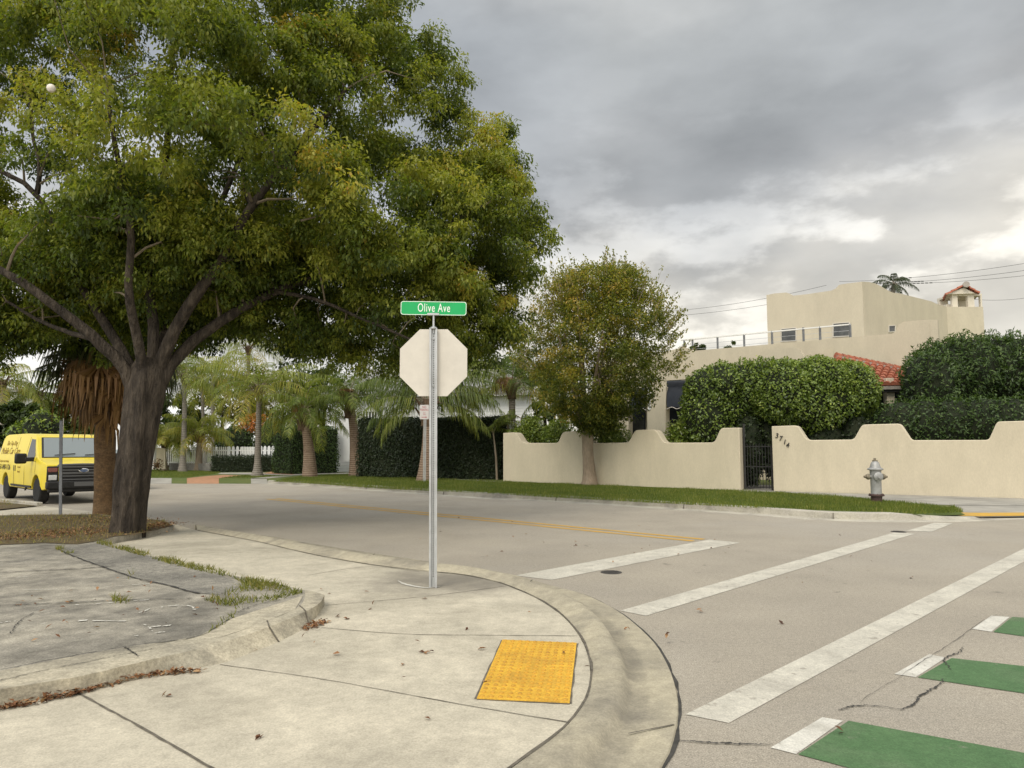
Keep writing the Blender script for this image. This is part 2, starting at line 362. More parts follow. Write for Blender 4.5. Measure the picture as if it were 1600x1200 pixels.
M_AMBER = principled('amber_lens', (.20, .035, .018), .2, 0, .8)
M_CHROME = principled('chrome', (.6, .6, .6), .15, 1.0)
M_BADGE = principled('badge_blue', (.06, .10, .2), .25, 0, .7)
M_DTXT = principled('van_text', (.30, .185, .016), .5)
M_DTXT2 = principled('van_dark_text', (.05, .035, .012), .5)
M_BLUE = surf('blue_car_paint', (.05, .13, .24), (.045, .12, .22), 2, .3, 0, spec=.6)
M_WIN = surf('window_glass', (.035, .038, .038), (.08, .082, .078), 2.5, .14, 0, spec=.4)
M_WFRM = principled('window_frame', (.55, .51, .43), .6)
M_AWN = surf('dark_awning', (.018, .022, .03), (.028, .032, .04), 4, .8, .1)
M_LITE = principled('awning_trim', (.55, .5, .45), .8)
M_WIRE = principled('wire', (.05, .05, .05), .6)
M_ROOFG = surf('grey_roof', (.28, .27, .26), (.2, .2, .19), 4, .9, .2)
M_TWIG = surf('twig', (.12, .095, .065), (.19, .155, .11), 6, .9, .2)
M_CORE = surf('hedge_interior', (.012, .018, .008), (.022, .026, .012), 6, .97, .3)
M_BALL = surf('pale_ball', (.72, .66, .60), (.66, .60, .54), 6, .6, .1)
M_STONE = surf('low_stone_wall', (.25, .235, .21), (.17, .16, .145), 5, .9, .5, 12, bdist=.03)
L_BIG = leafmat('mahogany_leaf', [(0, (.030, .050, .012)), (.3, (.098, .135, .022)), (.55, (.225, .25, .038)), (.78, (.33, .325, .055)), (.94, (.42, .355, .06)), (1, (.45, .28, .05))], .45)
L_CRAPE = leafmat('crape_myrtle_leaf', [(0, (.055, .076, .018)), (.35, (.15, .170, .034)), (.6, (.27, .255, .046)), (.8, (.38, .28, .06)), (1, (.52, .35, .10))], .45)
L_HEDGE = leafmat('ficus_leaf', [(0, (.022, .044, .010)), (.4, (.092, .142, .022)), (.7, (.205, .275, .046)), (1, (.35, .40, .08))], .28, .36, .5)
L_DARK = leafmat('dark_hedge_leaf', [(0, (.006, .012, .004)), (.5, (.017, .030, .009)), (1, (.055, .075, .018))], .15, .5)
L_BUSH = leafmat('dark_bush_leaf', [(0, (.016, .034, .010)), (.5, (.058, .100, .024)), (1, (.15, .21, .05))], .25, .45)
L_FAR = leafmat('background_leaf', [(0, (.022, .036, .010)), (.5, (.075, .108, .026)), (1, (.20, .23, .055))], .28)
L_PALM = leafmat('coconut_frond', [(0, (.040, .062, .014)), (.35, (.12, .165, .032)), (.65, (.27, .285, .052)), (.85, (.42, .33, .07)), (1, (.46, .24, .10))], .4)
L_SABAL = leafmat('sabal_frond', [(0, (.022, .034, .012)), (.5, (.055, .075, .026)), (.8, (.10, .085, .03)), (1, (.2, .12, .045))], .25)
L_DEAD = leafmat('dead_frond', [(0, (.055, .030, .012)), (.5, (.165, .090, .030)), (.8, (.26, .15, .055)), (1, (.36, .21, .11))], .25, .7)
L_GRASS = leafmat('grass_blade', [(0, (.05, .075, .012)), (.5, (.115, .155, .022)), (.8, (.20, .215, .04)), (1, (.36, .31, .12))], .35, .6)
L_WEED = leafmat('weed_blade', [(0, (.075, .09, .016)), (.4, (.18, .19, .03)), (.7, (.27, .225, .06)), (1, (.33, .24, .11))], .35, .6)
L_LITTER = leafmat('fallen_leaf', [(0, (.06, .025, .012)), (.4, (.16, .07, .03)), (.7, (.27, .13, .055)), (1, (.38, .24, .12))], .1, .7)
L_FLOWER = leafmat('orange_flower', [(0, (.07, .08, .02)), (.4, (.45, .15, .03)), (1, (.62, .24, .06))], .3)

# the walking surface of the corner: same noise concrete with the rust-dark stain round the sign post
def pave_mat():
    m = surf('pavement_concrete', (.51, .462, .358), (.43, .392, .304), 1.1, .88, .3, 90, (.30, .27, .205), .55, .2, mott=.17, ms=7)
    nt = m.node_tree; b = nt.nodes['Principled BSDF']; src = b.inputs['Base Color'].links[0].from_socket
    v = nd(nt, 'ShaderNodeTexCoord').outputs['Object']
    c0 = G(705, 907, .06)
    d = nd(nt, 'ShaderNodeMapping', i_0=v, i_1=(-c0.x, -c0.y, 0)).outputs[0]
    d = nd(nt, 'ShaderNodeMapping', i_0=d, i_3=(.95, 1.15, 0)).outputs[0]
    L = nd(nt, 'ShaderNodeVectorMath', operation='LENGTH', i_0=d).outputs['Value']
    n = nd(nt, 'ShaderNodeTexNoise', i_Vector=v, i_Scale=2.2, i_Detail=6.0, i_Roughness=.65).outputs[0]
    L = mth(nt, 'ADD', L, mth(nt, 'MULTIPLY', mth(nt, 'SUBTRACT', n, .5), 1.6))
    f = nd(nt, 'ShaderNodeMapRange', i_0=L, i_1=.35, i_2=1.25, i_3=.78, i_4=0.0).outputs[0]
    c = mixc(nt, f, src, (.15, .135, .11)); nt.links.new(c, b.inputs['Base Color'])
    return m
M_PAVE = pave_mat()

def channel_tone_mix():  # darkens the kerb mesh along its gutter channel, broken up by noise
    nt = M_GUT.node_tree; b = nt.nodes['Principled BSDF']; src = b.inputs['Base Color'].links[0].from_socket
    at = nd(nt, 'ShaderNodeAttribute', attribute_name='channel_tone').outputs['Fac']; v = nd(nt, 'ShaderNodeTexCoord').outputs['Object']
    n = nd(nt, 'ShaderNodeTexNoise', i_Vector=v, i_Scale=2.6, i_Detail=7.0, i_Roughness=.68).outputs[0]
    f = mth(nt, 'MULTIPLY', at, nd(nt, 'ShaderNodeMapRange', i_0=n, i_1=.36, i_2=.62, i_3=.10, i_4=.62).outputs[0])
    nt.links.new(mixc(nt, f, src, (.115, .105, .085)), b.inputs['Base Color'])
channel_tone_mix()
# ------------------------------------------------------------------ the setting
def sheet(name, pts, mat, kind='structure', depth=0.0, label=None):
    mb = MB(); pts = [Vector(p) for p in pts]
    if depth: mb.prism(pts, (0, 0, -depth))
    else: mb.add(pts, [tuple(range(len(pts)))])
    o = mb.build(name, mat, None, smooth=False); o['kind'] = kind
    if label: o['label'] = label
    if not depth and o.data.polygons[0].normal.z < 0: o.data.flip_normals()
    return o
def px_sheet(name, pts, z, mat, **k): return sheet(name, [G(x, y, z) for x, y in pts], mat, **k)
def strip_mb(mb, pts, w, z, jit=0.0, taper=False):
    pts = [Vector(p) for p in pts]; L = []; Rr = []
    n = len(pts)
    for i, p in enumerate(pts):
        t = pts[min(i + 1, n - 1)] - pts[max(i - 1, 0)]; t.z = 0; t.normalize(); s = Vector((-t.y, t.x, 0))
        ww = w / 2 * (1 + random.uniform(-jit, jit)); 
        if taper: ww *= max(.15, math.sin(math.pi * (i + .5) / n) ** .5)
        L.append(Vector((p.x, p.y, z)) + s * ww); Rr.append(Vector((p.x, p.y, z)) - s * ww)
    mb.add(L + Rr, [(i, i + n, i + n + 1, i + 1) for i in range(n - 1)])
def jitter_path(pts, n, amp):
    out = smooth_path(pts, n) if len(pts) > 2 else [pts[0].lerp(pts[1], k / (n - 1)) for k in range(n)]
    return [p + Vector((random.uniform(-amp, amp), random.uniform(-amp, amp), 0)) for p in out]

A_DIR = Vector((math.sin(R(-45)), math.cos(R(-45)), 0)); C_DIR = Vector((math.cos(R(45)), math.sin(R(45)), 0))
def rect(c, a, l0, l1, w0, w1, z):
    b = Vector((a.y, -a.x, 0)); c = Vector(c)
    return [Vector(((c + a * l + b * w).x, (c + a * l + b * w).y, z)) for l, w in ((l0, w0), (l1, w0), (l1, w1), (l0, w1))]
sheet('ground', [(-600, -300, -.12), (600, -300, -.12), (600, 900, -.12), (-600, 900, -.12)], M_GRND)
sheet('road', rect((0, 10, 0), A_DIR, -60, 75, -45, 45, 0), M_ASPH)

# corner pavement, kerb and gutter
E0 = [(1, -5.5), None]
e0px = [(795, 1200), (855, 1157), (887, 1129), (911, 1096), (922, 1060), (919, 1026), (904, 992), (877, 961), (840, 936), (795, 916), (765, 907), (720, 898), (667, 893), (574, 882), (480, 865), (399, 846), (308, 829)]
e3px = [(1033, 1200), (1054, 1154), (1061, 1112), (1057, 1075), (1042, 1034), (1016, 996), (967, 955), (915, 929), (870, 917), (806, 899), (742, 887), (682, 879), (574, 863), (480, 848), (437, 840), (367, 830.5), (302, 820)]
ZP = .06
e0 = [Vector((-3.6, -1.6, ZP)), Vector((-1.3, 1.4, ZP))] + [G(x, y, ZP) for x, y in e0px]
e3 = [Vector((-2.9, -2.2, 0)), Vector((-.55, .9, 0))] + [G(x, y, 0.012) for x, y in e3px]
NE = 110
e0s = smooth_path(e0, NE); e3s = smooth_path(e3, NE)
def lerp_line(f, z): return [Vector((a.x + (b.x - a.x) * f, a.y + (b.y - a.y) * f, z if not callable(z) else z(i))) for i, (a, b) in enumerate(zip(e0s, e3s))]
def lip(i):                       # the kerb drops to the gutter in front of the ramp and stands higher either side
    f = abs(i - NE * .34) / NE; return ZP + .012 + min(.05, max(0, (f - .05)) * .6)
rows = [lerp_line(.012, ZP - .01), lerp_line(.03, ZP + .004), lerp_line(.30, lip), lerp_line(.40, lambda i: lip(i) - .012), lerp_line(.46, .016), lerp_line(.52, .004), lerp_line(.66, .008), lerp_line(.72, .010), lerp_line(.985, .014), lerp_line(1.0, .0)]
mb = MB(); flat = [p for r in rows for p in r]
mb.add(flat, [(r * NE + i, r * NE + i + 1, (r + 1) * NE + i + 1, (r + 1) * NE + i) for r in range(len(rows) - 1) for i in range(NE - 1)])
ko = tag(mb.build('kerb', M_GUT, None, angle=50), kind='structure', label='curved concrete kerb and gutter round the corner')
at = ko.data.attributes.new('channel_tone', 'FLOAT', 'POINT')
at.data.foreach_set('value', [dv_ for dv_ in (.35, .1, .12, .45, .95, 1.0, .7, .12, .35, .6) for _ in range(NE)])  # one value per row, highest at the channel bottom
outer = [G(266, 817, ZP), G(150, 800, ZP), G(62, 790, ZP), G(0, 797, ZP), G(-200, 803, ZP)]
pave = [Vector((p.x, p.y, ZP)) for p in e0s] + outer + [Vector((-9, 3, ZP)), Vector((-9, -6, ZP)), Vector((-5, -6, ZP))]
sheet('pavement', pave, M_PAVE, depth=.1)
mb = MB()
for pts in ([(122, 1083), (215, 1134), (330, 1200), (420, 1252)], [(343, 1039), (480, 1058), (611, 1081), (742, 1105), (885, 1129)], [(502, 981), (630, 991), (770, 993), (903, 994)], [(510, 946), (667, 932), (791, 916)], [(480, 899), (574, 886), (655, 893)]):
    w = .015 if pts[0][0] == 122 else .008
    strip_mb(mb, jitter_path([G(x, y, ZP) for x, y in pts], 24, .003), w, ZP + .004, .35)
strip_mb(mb, [p + Vector((random.uniform(-.004, .004), random.uniform(-.004, .004), 0)) for p in lerp_line(.015, ZP)], .016, ZP + .007, .5)
for i0 in (38, 62, 78):           # kerb joints
    strip_mb(mb, [Vector((e0s[i0].lerp(e3s[i0], f).x, e0s[i0].lerp(e3s[i0], f).y, 0)) for f in (.6, .75, .9, .97)], .012, .019, .3)
tag(mb.build('pavement_joints', M_JOINT, None, smooth=False), kind='structure')
mb = MB()
strip_mb(mb, [p + Vector((random.uniform(-.004, .004), random.uniform(-.004, .004), 0)) for p in lerp_line(1.008, 0)], .022, .005, .75)
for pts, w in (([(1506, 1012), (1499, 1020), (1476, 1031), (1487, 1048)], .011), ([(1472, 1061), (1469, 1071), (1439, 1089), (1431, 1099), (1409, 1110), (1386, 1106)], .014),
               ([(1056, 1159), (1110, 1162), (1204, 1166)], .012), ([(1386, 1106), (1340, 1104), (1310, 1112)], .012), ([(1340, 1100), (1400, 1062), (1480, 1010), (1530, 975), (1560, 960)], .004)):
    strip_mb(mb, jitter_path([G(x, y) for x, y in pts], 40, .010), w, .0085, .6, True)
tag(mb.build('road_cracks', M_CRACK, None, smooth=False), kind='structure')

# road markings
def mark(name, px, mat, z=.004, jit=0):
    return px_sheet(name, px, z, mat)
mark('stop_line', [(806, 899), (862, 906), (1156, 848), (1109, 843)], M_WHITE)
mark('crosswalk_line', [(969, 954), (1009, 962), (1429, 834), (1397, 832)], M_WHITE)
mark('crosswalk_line', [(1416, 829.5), (1456, 830.6), (1489, 817.5), (1459, 817)], M_WHITE)
a0, a1 = G(1071, 1116, .004), G(1600, 857, .004); b0, b1 = G(1139, 1129.5, .004), G(1600, 878, .004)
dv = (a1 - a0).normalized()
sheet('crosswalk_line', [a0, b0, b1 + dv * 5.2, a1 + dv * 4.6], M_WHITE)
def bike(wp, gp, ext):
    mark('bike_lane_line', wp, M_WHITE2)
    p = [G(x, y, .0045) for x, y in gp]; d1 = (p[2] - p[1]).normalized(); d2 = (p[3] - p[0]).normalized()
    p[2] += d1 * ext; p[3] += d2 * ext
    sheet('bike_lane_block', p, M_GREEN)
bike([(1204, 1168), (1244, 1178), (1317, 1126), (1285, 1120.5)], [(1247, 1178.4), (1326, 1126), (1600, 1176), (1600, 1272)], 1.5)
bike([(1397.5, 1053), (1431, 1058), (1478, 1027.5), (1452, 1022)], [(1434, 1058.2), (1487, 1028), (1600, 1040.6), (1600, 1083)], 2.5)
bike([(1519, 982.5), (1549, 987), (1577.5, 964), (1549, 962)], [(1552, 987.2), (1582, 963.6), (1600, 965), (1600, 994)], 3.2)
y0, y1 = G(1092, 844.2), G(425, 779.5)
mb = MB(); yd = (y1 - y0).normalized(); ys = Vector((-yd.y, yd.x, 0))
for s in (-.17, .17):
    strip_mb(mb, jitter_path([y0 + ys * s, y1 + ys * s], 60, .004), .14, .004, .12)
tag(mb.build('centre_line', M_YELL, None, smooth=False), kind='structure')

# far side: verge, kerb, pavements, driveways
ZV = .15
kpx = [(2100, 802), (1800, 806), (1600, 808), (1505, 812), (1432, 813.2), (1358, 813), (1285, 810.7), (1240, 807.5), (1180, 803), (1015, 792), (850, 782), (760, 778), (600, 767), (500, 760), (440, 757.2), (418, 756)]
kb = [G(x, y, 0) for x, y in kpx]
left_edge = [G(417, 747.6, ZV), G(340, 747.2, ZV), G(225, 746.4, ZV), G(60, 746, ZV)]
right_edge = [G(1760, 791, ZV), G(1600, 789.5, ZV), G(1484, 789, ZV), G(1478, 796, ZV)]
verge = [Vector((p.x, p.y, ZV)) for p in right_edge] + [Vector((p.x, p.y + .12, ZV)) for p in kb[4:]] + left_edge + [Vector((-60, 75, ZV)), Vector((-60, 140, ZV)), Vector((110, 140, ZV)), Vector((60, 18, ZV))]
def apron(x0, x1, mat, nm, yb=755.5, yt=747.0): sheet(nm, [G(x0, yb, .004), G(x1, yb + .3, .004), G(x1, yt, ZV + .003), G(x0, yt, ZV + .003)], mat)
for x0, x1, mat, nm in ((180, 233, M_FPAVE, 'pavement'), (233, 268, M_FPAVE, 'pavement'), (268, 292, M_GRASS, 'verge'), (292, 342, M_BRICK, 'driveway'), (342, 392, M_GRASS, 'verge'), (392, 420, M_FPAVE, 'pavement')): apron(x0, x1, mat, nm)
fr = [G(1496, 806.5, .05), G(1530, 807.5, .05), G(1600, 806.8, .045), G(1760, 804, .045)]; bk = [right_edge[2], G(1530, 789.3, ZV), right_edge[1], right_edge[0]]; mid = [a.lerp(b, .45) + Vector((0, 0, .012)) for a, b in zip(fr, bk)]
mb = MB(); mb.add(fr + mid + bk, [(i, i + 1, i + 5, i + 4) for i in range(3)] + [(i + 4, i + 5, i + 9, i + 8) for i in range(3)]); tag(mb.build('pavement', M_FPAVE, None), kind='structure', label='dropped pavement ramp at the far corner')
mb = MB(); mb.add([a.lerp(b, .04) + Vector((0, 0, .008)) for a, b in zip(fr, mid)] + [a.lerp(b, .60) + Vector((0, 0, .008)) for a, b in zip(fr, mid)], [(i, i + 1, i + 5, i + 4) for i in range(3)]); tag(mb.build('yellow_kerb_paint', M_YELL, None), kind='structure')
sheet('verge', verge, M_GRASS, depth=.2)
kbs = smooth_path(kb, 90)
def off_line(pts, o, z):
    out = []
    for i, p in enumerate(pts):
        t = (pts[min(i + 1, len(pts) - 1)] - pts[max(i - 1, 0)]).normalized(); s = Vector((t.y, -t.x, 0))
        if s.y < 0: s = -s
        q = p + s * o; out.append(Vector((q.x, q.y, z(p) if callable(z) else z)))
    return out
xr0, xr1 = G(1400, 813, 0).x, G(1500, 812, 0).x
def kz(o): return lambda p: ZV + o - .11 * min(1, max(0, (p.x - xr0) / (xr1 - xr0)))
rows = [off_line(kbs, -.38, -.01), off_line(kbs, -.36, .006), off_line(kbs, -.02, .012), off_line(kbs, .0, .02), off_line(kbs, .02, kz(-.01)), off_line(kbs, .05, kz(.012)), off_line(kbs, .26, kz(.012)), off_line(kbs, .27, -.05)]
mb = MB(); n = 90
mb.add([p for r in rows for p in r], [(r * n + i, r * n + i + 1, (r + 1) * n + i + 1, (r + 1) * n + i) for r in range(len(rows) - 1) for i in range(n - 1)])
tag(mb.build('kerb', M_FKERB, None, angle=40), kind='structure', label='straight pale kerb along the grass verge on the far side')
mb = MB()
for fx in (.26, .35, .45, .56, .68, .8):
    i = int(fx * n); mb.bar(rows[2][i] + Vector((0, -.004, 0)), rows[4][i] + Vector((0, -.004, 0)), .02, .012)
tag(mb.build('kerb_joints', M_JOINT, None, smooth=False), kind='structure')
px_sheet('pavement', [(1209, 767.3), (1337, 771), (1600, 778.5), (1760, 783), (1760, 790.8), (1600, 789.3), (1486, 789), (1442, 788), (1337, 778), (1250, 771.5)], ZV + .006, M_FPAVE)
px_sheet('pavement', [(1152, 768.8), (1212, 769.2), (1208, 758), (1160, 757)], ZV + .010, M_FPAVE)
px_sheet('driveway', [(292, 747), (322, 744), (350, 741.8), (378, 742.8), (342, 747)], ZV + .006, M_BRICK)
px_sheet('driveway', [(410, 739.6), (460, 730.5), (474, 739), (456, 741.6)], ZV + .010, M_BRICK)
px_sheet('pavement', [(340, 740.6), (400, 741.4), (456, 743), (480, 741.6), (546, 740.2), (546, 738.4), (470, 739.2), (400, 738.2), (345, 738.6)], ZV + .006, M_FPAVE)
px_sheet('pavement', [(392, 747.3), (419, 747.4), (458, 743.6), (430, 744.2)], ZV + .007, M_FPAVE)
px_sheet('pavement', [(545, 740.2), (790, 754), (790, 752.8), (545, 738.6)], ZV + .006, M_FPAVE)
mb = MB(); q = [G(1425, 803, ZV - .01), G(1478, 796, ZV + .002), G(1485, 789, ZV + .002), G(1508, 804.5, .07), G(1440, 806, .10)]; mb.add(q, [(0, 1, 4), (1, 3, 4), (1, 2, 3)]); tag(mb.build('verge', M_GRASS, None), kind='structure')
# near side lot
ZL = .16
kt = [(-260, 1112), (0, 1065), (105, 1042), (245, 1013), (332, 999), (402, 976), (462, 951), (476, 935), (476, 922)]
kto = [(-260, 1128), (0, 1077), (126, 1056), (245, 1028), (336, 1007), (402, 986), (462, 962), (497, 944), (507, 929)]
kbo = [(-260, 1158), (0, 1104), (122, 1083), (245, 1053), (343, 1039), (395, 1021), (437, 1004), (479, 981), (507, 947)]
n = 70
r0 = smooth_path([G(x, y, ZL) for x, y in kt], n); r1 = smooth_path([G(x, y, ZL) for x, y in kto], n); r2 = smooth_path([G(x, y, ZP) for x, y in kbo], n)
rows = [[p - Vector((0, 0, .06)) for p in r0], r0, [a.lerp(b, .5) + Vector((0, 0, .006)) for a, b in zip(r0, r1)], [b + Vector((0, 0, random.uniform(-.004, .002))) for b in r1],
        [a.lerp(b, .12) + Vector((0, 0, -.012)) for a, b in zip(r1, r2)], [Vector((p.x, p.y, ZP - .02)) for p in r2]]
mb = MB(); mb.add([p for r in rows for p in r], [(r * n + i, r * n + i + 1, (r + 1) * n + i + 1, (r + 1) * n + i) for r in range(len(rows) - 1) for i in range(n - 1)])
tag(mb.build('kerb', M_KERB, None, angle=45), kind='structure', label='worn raised kerb of the cracked parking lot')
lot = [Vector((p.x, p.y, ZL - .004)) for p in r0] + [G(x, y, ZL - .004) for x, y in ((430, 911), (350, 897), (270, 878), (150, 845), (215, 833), (272, 822), (265, 814), (150, 803), (0, 806), (-300, 812), (-500, 900))]
sheet('parking_lot', lot, M_LOT, depth=.12)
px_sheet('asphalt_patch', [(88, 856), (122, 871), (210, 902), (259, 913), (305, 926), (340, 929), (385, 915), (345, 899), (270, 880), (205, 862), (150, 848)], ZL, M_PATCH)
px_sheet('tree_pit', [(-120, 808), (60, 804), (150, 803.5), (255, 813), (271, 821), (240, 829), (216, 834), (180, 838), (152, 845), (120, 850), (70, 848), (0, 851), (-120, 858)], ZL + .004, M_SOIL)
mb = MB()
for pts, w in (([(-60, 898), (60, 892), (120, 889), (180, 885)], .03), ([(-40, 948), (110, 942), (175, 939), (300, 935)], .025), ([(88, 857), (122, 872), (210, 903), (259, 914), (310, 928)], .03), ([(16, 990), (30, 972), (52, 958)], .012),
               ([(0, 1048), (105, 1027), (210, 1009), (308, 995), (364, 965)], .014), ([(364, 960), (400, 946), (469, 931)], .012), ([(195, 1012), (212, 1023), (216, 1027)], .012), ([(0, 1064), (105, 1041), (245, 1013)], .008), ([(0, 857), (40, 855), (110, 858)], .014)):
    strip_mb(mb, jitter_path([G(x, y, ZL) for x, y in pts], 60, .008), w * .7, ZL + .006, .7)
tag(mb.build('lot_cracks', M_CRACK, None, smooth=False), kind='structure')
mb = MB()
for i in (int(.66 * n), int(.80 * n)):
    for a, b in ((rows[1], rows[3]), (rows[3], rows[5])): mb.bar(a[i] + Vector((0, -.003, .004)), b[i] + Vector((.002, -.006, .004)), .009, .008)
tag(mb.build('kerb_joints', M_JOINT, None, smooth=False), kind='structure')
px_sheet('lot_kerb_strip', [(-60, 1062), (0, 1048), (105, 1027), (210, 1009), (308, 995), (364, 966), (469, 932), (474, 930), (461, 952), (401, 977), (331, 1000), (244, 1014), (104, 1043.5), (0, 1066.5), (-60, 1080)], ZL + .001, M_KERB)
# worn chalky paint arcs on the lot and the white scrape at the post foot
mb = MB()
for pts, w in (([(125, 970), (160, 970), (205, 972), (232, 979), (238, 987), (225, 992)], .05), ([(232, 980), (250, 979), (268, 977)], .05), ([(200, 995), (240, 990), (272, 986)], .03), ([(217, 958), (226, 955), (234, 951)], .03), ([(250, 949), (280, 946), (300, 948), (306, 954)], .035),
               ([(110, 946), (150, 944), (210, 939), (250, 936)], .03), ([(-20, 975), (24, 971)], .05), ([(35, 922), (120, 920), (185, 916), (245, 911)], .02)):
    path = jitter_path([G(x, y, ZL) for x, y in pts], 22, .012)
    for i in range(0, 20, 1):
        if random.random() < .6: strip_mb(mb, path[i:i + 2], w * random.uniform(.1, .75), ZL + .0035 + i * .00002, .5)
tag(mb.build('worn_paint_marks', M_WHITE2, None, smooth=False), kind='structure')
mb = MB(); strip_mb(mb, smooth_path([G(x, y, ZP) for x, y in ((622, 908), (632, 913), (650, 917), (668, 919), (688, 917))], 16), .045, ZP + .006, .25, True)
tag(mb.build('white_scrape', M_WHITE2, None, smooth=False), kind='structure')
# left kerb stub and dry grass by the van
mb = MB(); mb.bar(G(-120, 772, .1), G(62, 789, .1), .16, .14); tag(mb.build('kerb', M_FKERB, None, bevel=.02), kind='structure', label='short pale kerb end beside the yellow van')
px_sheet('tree_pit', [(-150, 777), (0, 781), (56, 790), (0, 796), (-150, 797)], ZP + .03, M_SOIL)

# grass, weeds, litter (stuff)
def blades(name, polys, dens, h, w, mat, tint, tvar, z, lean=.5, label=None, gap=None):
    lb = LB()
    for poly, k in polys:
        P_ = np.array([[p.x, p.y] for p in poly]); lo, hi = P_.min(0), P_.max(0)
        n = int((hi - lo).prod() * dens * k); q = lo + RNG.random((n, 2)) * (hi - lo)
        ins = np.zeros(n, bool); j = len(P_) - 1
        for i in range(len(P_)):
            c = ((P_[i, 1] > q[:, 1]) != (P_[j, 1] > q[:, 1])) & (q[:, 0] < (P_[j, 0] - P_[i, 0]) * (q[:, 1] - P_[i, 1]) / (P_[j, 1] - P_[i, 1] + 1e-12) + P_[i, 0])
            ins ^= c; j = i
        q = q[ins]; n = len(q)
        if n == 0: continue
        pk = np.sin(q[:, 0] * 5.3 + np.sin(q[:, 1] * 4.1)) * np.sin(q[:, 1] * 6.1 + 2) + RNG.normal(size=n) * .35
        if gap is not None: q = q[pk > gap]; n = len(q)
        pat = np.sin(q[:, 0] * 3.1 + np.sin(q[:, 1] * 2.3) * 2) * np.sin(q[:, 1] * 2.7 + 1.3)
        hh = h * RNG.uniform(.4, 1.2, n) * (1 + .35 * pat)
        az = RNG.random(n) * 6.283; ln = RNG.random(n) * lean
        d = np.stack([np.cos(az) * ln, np.sin(az) * ln, np.ones(n)], 1); s = np.stack([-np.sin(az), np.cos(az), np.zeros(n)], 1)
        a2 = RNG.random(n) * 6.283; s = np.stack([np.cos(a2), np.sin(a2), np.zeros(n)], 1)
        b = np.concatenate([q, np.full((n, 1), z)], 1); ww = w * RNG.uniform(.6, 1.3, n)[:, None]
        tip = b + d * hh[:, None]; mid = b + d * hh[:, None] * .5
        lb.quads(np.stack([b - s * ww / 2, b + s * ww / 2, tip + s * ww * .12, tip - s * ww * .12], 1), np.clip(tint + RNG.normal(size=n) * tvar + pat * .12, 0, 1))
    o = lb.build(name, mat); o['kind'] = 'stuff'
    if label: o['label'] = label
    return o
def pp(pts, z): return [G(x, y, z) for x, y in pts]
blades('grass', [(pp([(1180, 768.7), (1337, 778), (1442, 788), (1482, 794), (1478, 802), (1430, 803), (1358, 800), (1180, 794)], ZV), 1), (pp([(1440, 804.5), (1480, 797), (1490, 793), (1506, 803.5)], .115), 1.3), (pp([(760, 771), (850, 777), (1015, 786), (1180, 794), (1180, 768.7), (1030, 763), (910, 757.5), (786, 753)], ZV), .8),
                 (pp([(425, 752.5), (500, 757), (600, 764.5), (760, 771), (786, 753.5), (545, 741.5), (480, 743)], ZV), .6), (pp([(345, 747), (378, 743.2), (450, 744), (425, 744.4), (392, 747)], ZV), .35), (pp([(232, 735), (300, 735), (345, 738), (335, 741), (292, 746.8), (235, 746.5)], ZV), .3)],
       900, .075, .012, L_GRASS, .50, .18, ZV, .7, 'mown grass on the verge across the road')
blades('weeds', [(pp([(318, 938), (370, 953), (420, 942), (475, 926), (432, 912), (352, 897), (385, 916), (350, 930)], ZL), 1.0), (pp([(150, 849), (205, 864), (270, 883), (352, 901), (354, 894), (270, 876), (205, 858), (152, 844)], ZL), .8),
                 (pp([(175, 943), (202, 944), (202, 936), (176, 936)], ZL), 1.3), (pp([(318, 992), (345, 980), (372, 962), (366, 959), (340, 974)], ZL), .5), (pp([(85, 858), (115, 871), (122, 867), (95, 855)], ZL), .7), (pp([(200, 905), (213, 905), (211, 897), (203, 897)], ZL), .8)],
       2900, .055, .010, L_WEED, .36, .2, ZL, 1.5, 'low weeds growing along the cracks of the lot', -.12)
blades('dry_grass', [(pp([(-120, 808), (60, 804), (150, 803.5), (255, 813), (271, 821), (240, 829), (216, 834), (180, 838), (152, 845), (120, 850), (70, 848), (0, 851), (-120, 858)], ZL), .8), (pp([(-60, 779), (0, 782), (40, 789), (0, 795), (-60, 796)], .1), .5)],
       190, .055, .011, L_WEED, .78, .2, ZL, 1.2, 'dry brownish grass round the foot of the big tree')
def litter(name, areas, size, label):
    lb = LB()
    for path, w, n, z in areas:
        pts = smooth_path(path, 40) if len(path) > 1 else [path[0]] * 40
        i = RNG.integers(0, 40, n); base = np.array([tuple(p) for p in pts])[i]
        p = base + RNG.normal(size=(n, 3)) * np.array([w, w, 0]); p[:, 2] = z + np.abs(RNG.normal(size=n)) * .012 + .008
        d = rdirs(n) * np.array([1, 1, .35]); nn = rdirs(n) * .5 + np.array([0, 0, 1]); k = RNG.uniform(.5, 1.4, n)
        lb.leaves(p, d, nn, size * k, size * .45 * k, RNG.random(n))
    o = lb.build(name, L_LITTER); o['kind'] = 'stuff'; o['label'] = label; return o
litter('leaf_litter', [([G(x, y, ZP) for x, y in ((-40, 1116), (30, 1104), (120, 1085))], .022, 200, ZP), ([G(x, y, ZP) for x, y in ((120, 1085), (190, 1066), (245, 1055), (316, 1050))], .02, 260, ZP), ([G(x, y, ZP) for x, y in ((478, 985), (492, 978), (508, 972))], .035, 120, ZP),
                       ([G(x, y, ZL) for x, y in ((228, 826), (250, 820), (268, 818))], .16, 520, ZL), ([G(x, y, ZL) for x, y in ((10, 840), (80, 835), (170, 828))], .45, 1500, ZL), ([G(x, y, ZL) for x, y in ((60, 815), (140, 812), (230, 818))], .4, 700, ZL)], .040, 'brown dead leaves gathered along the kerb')
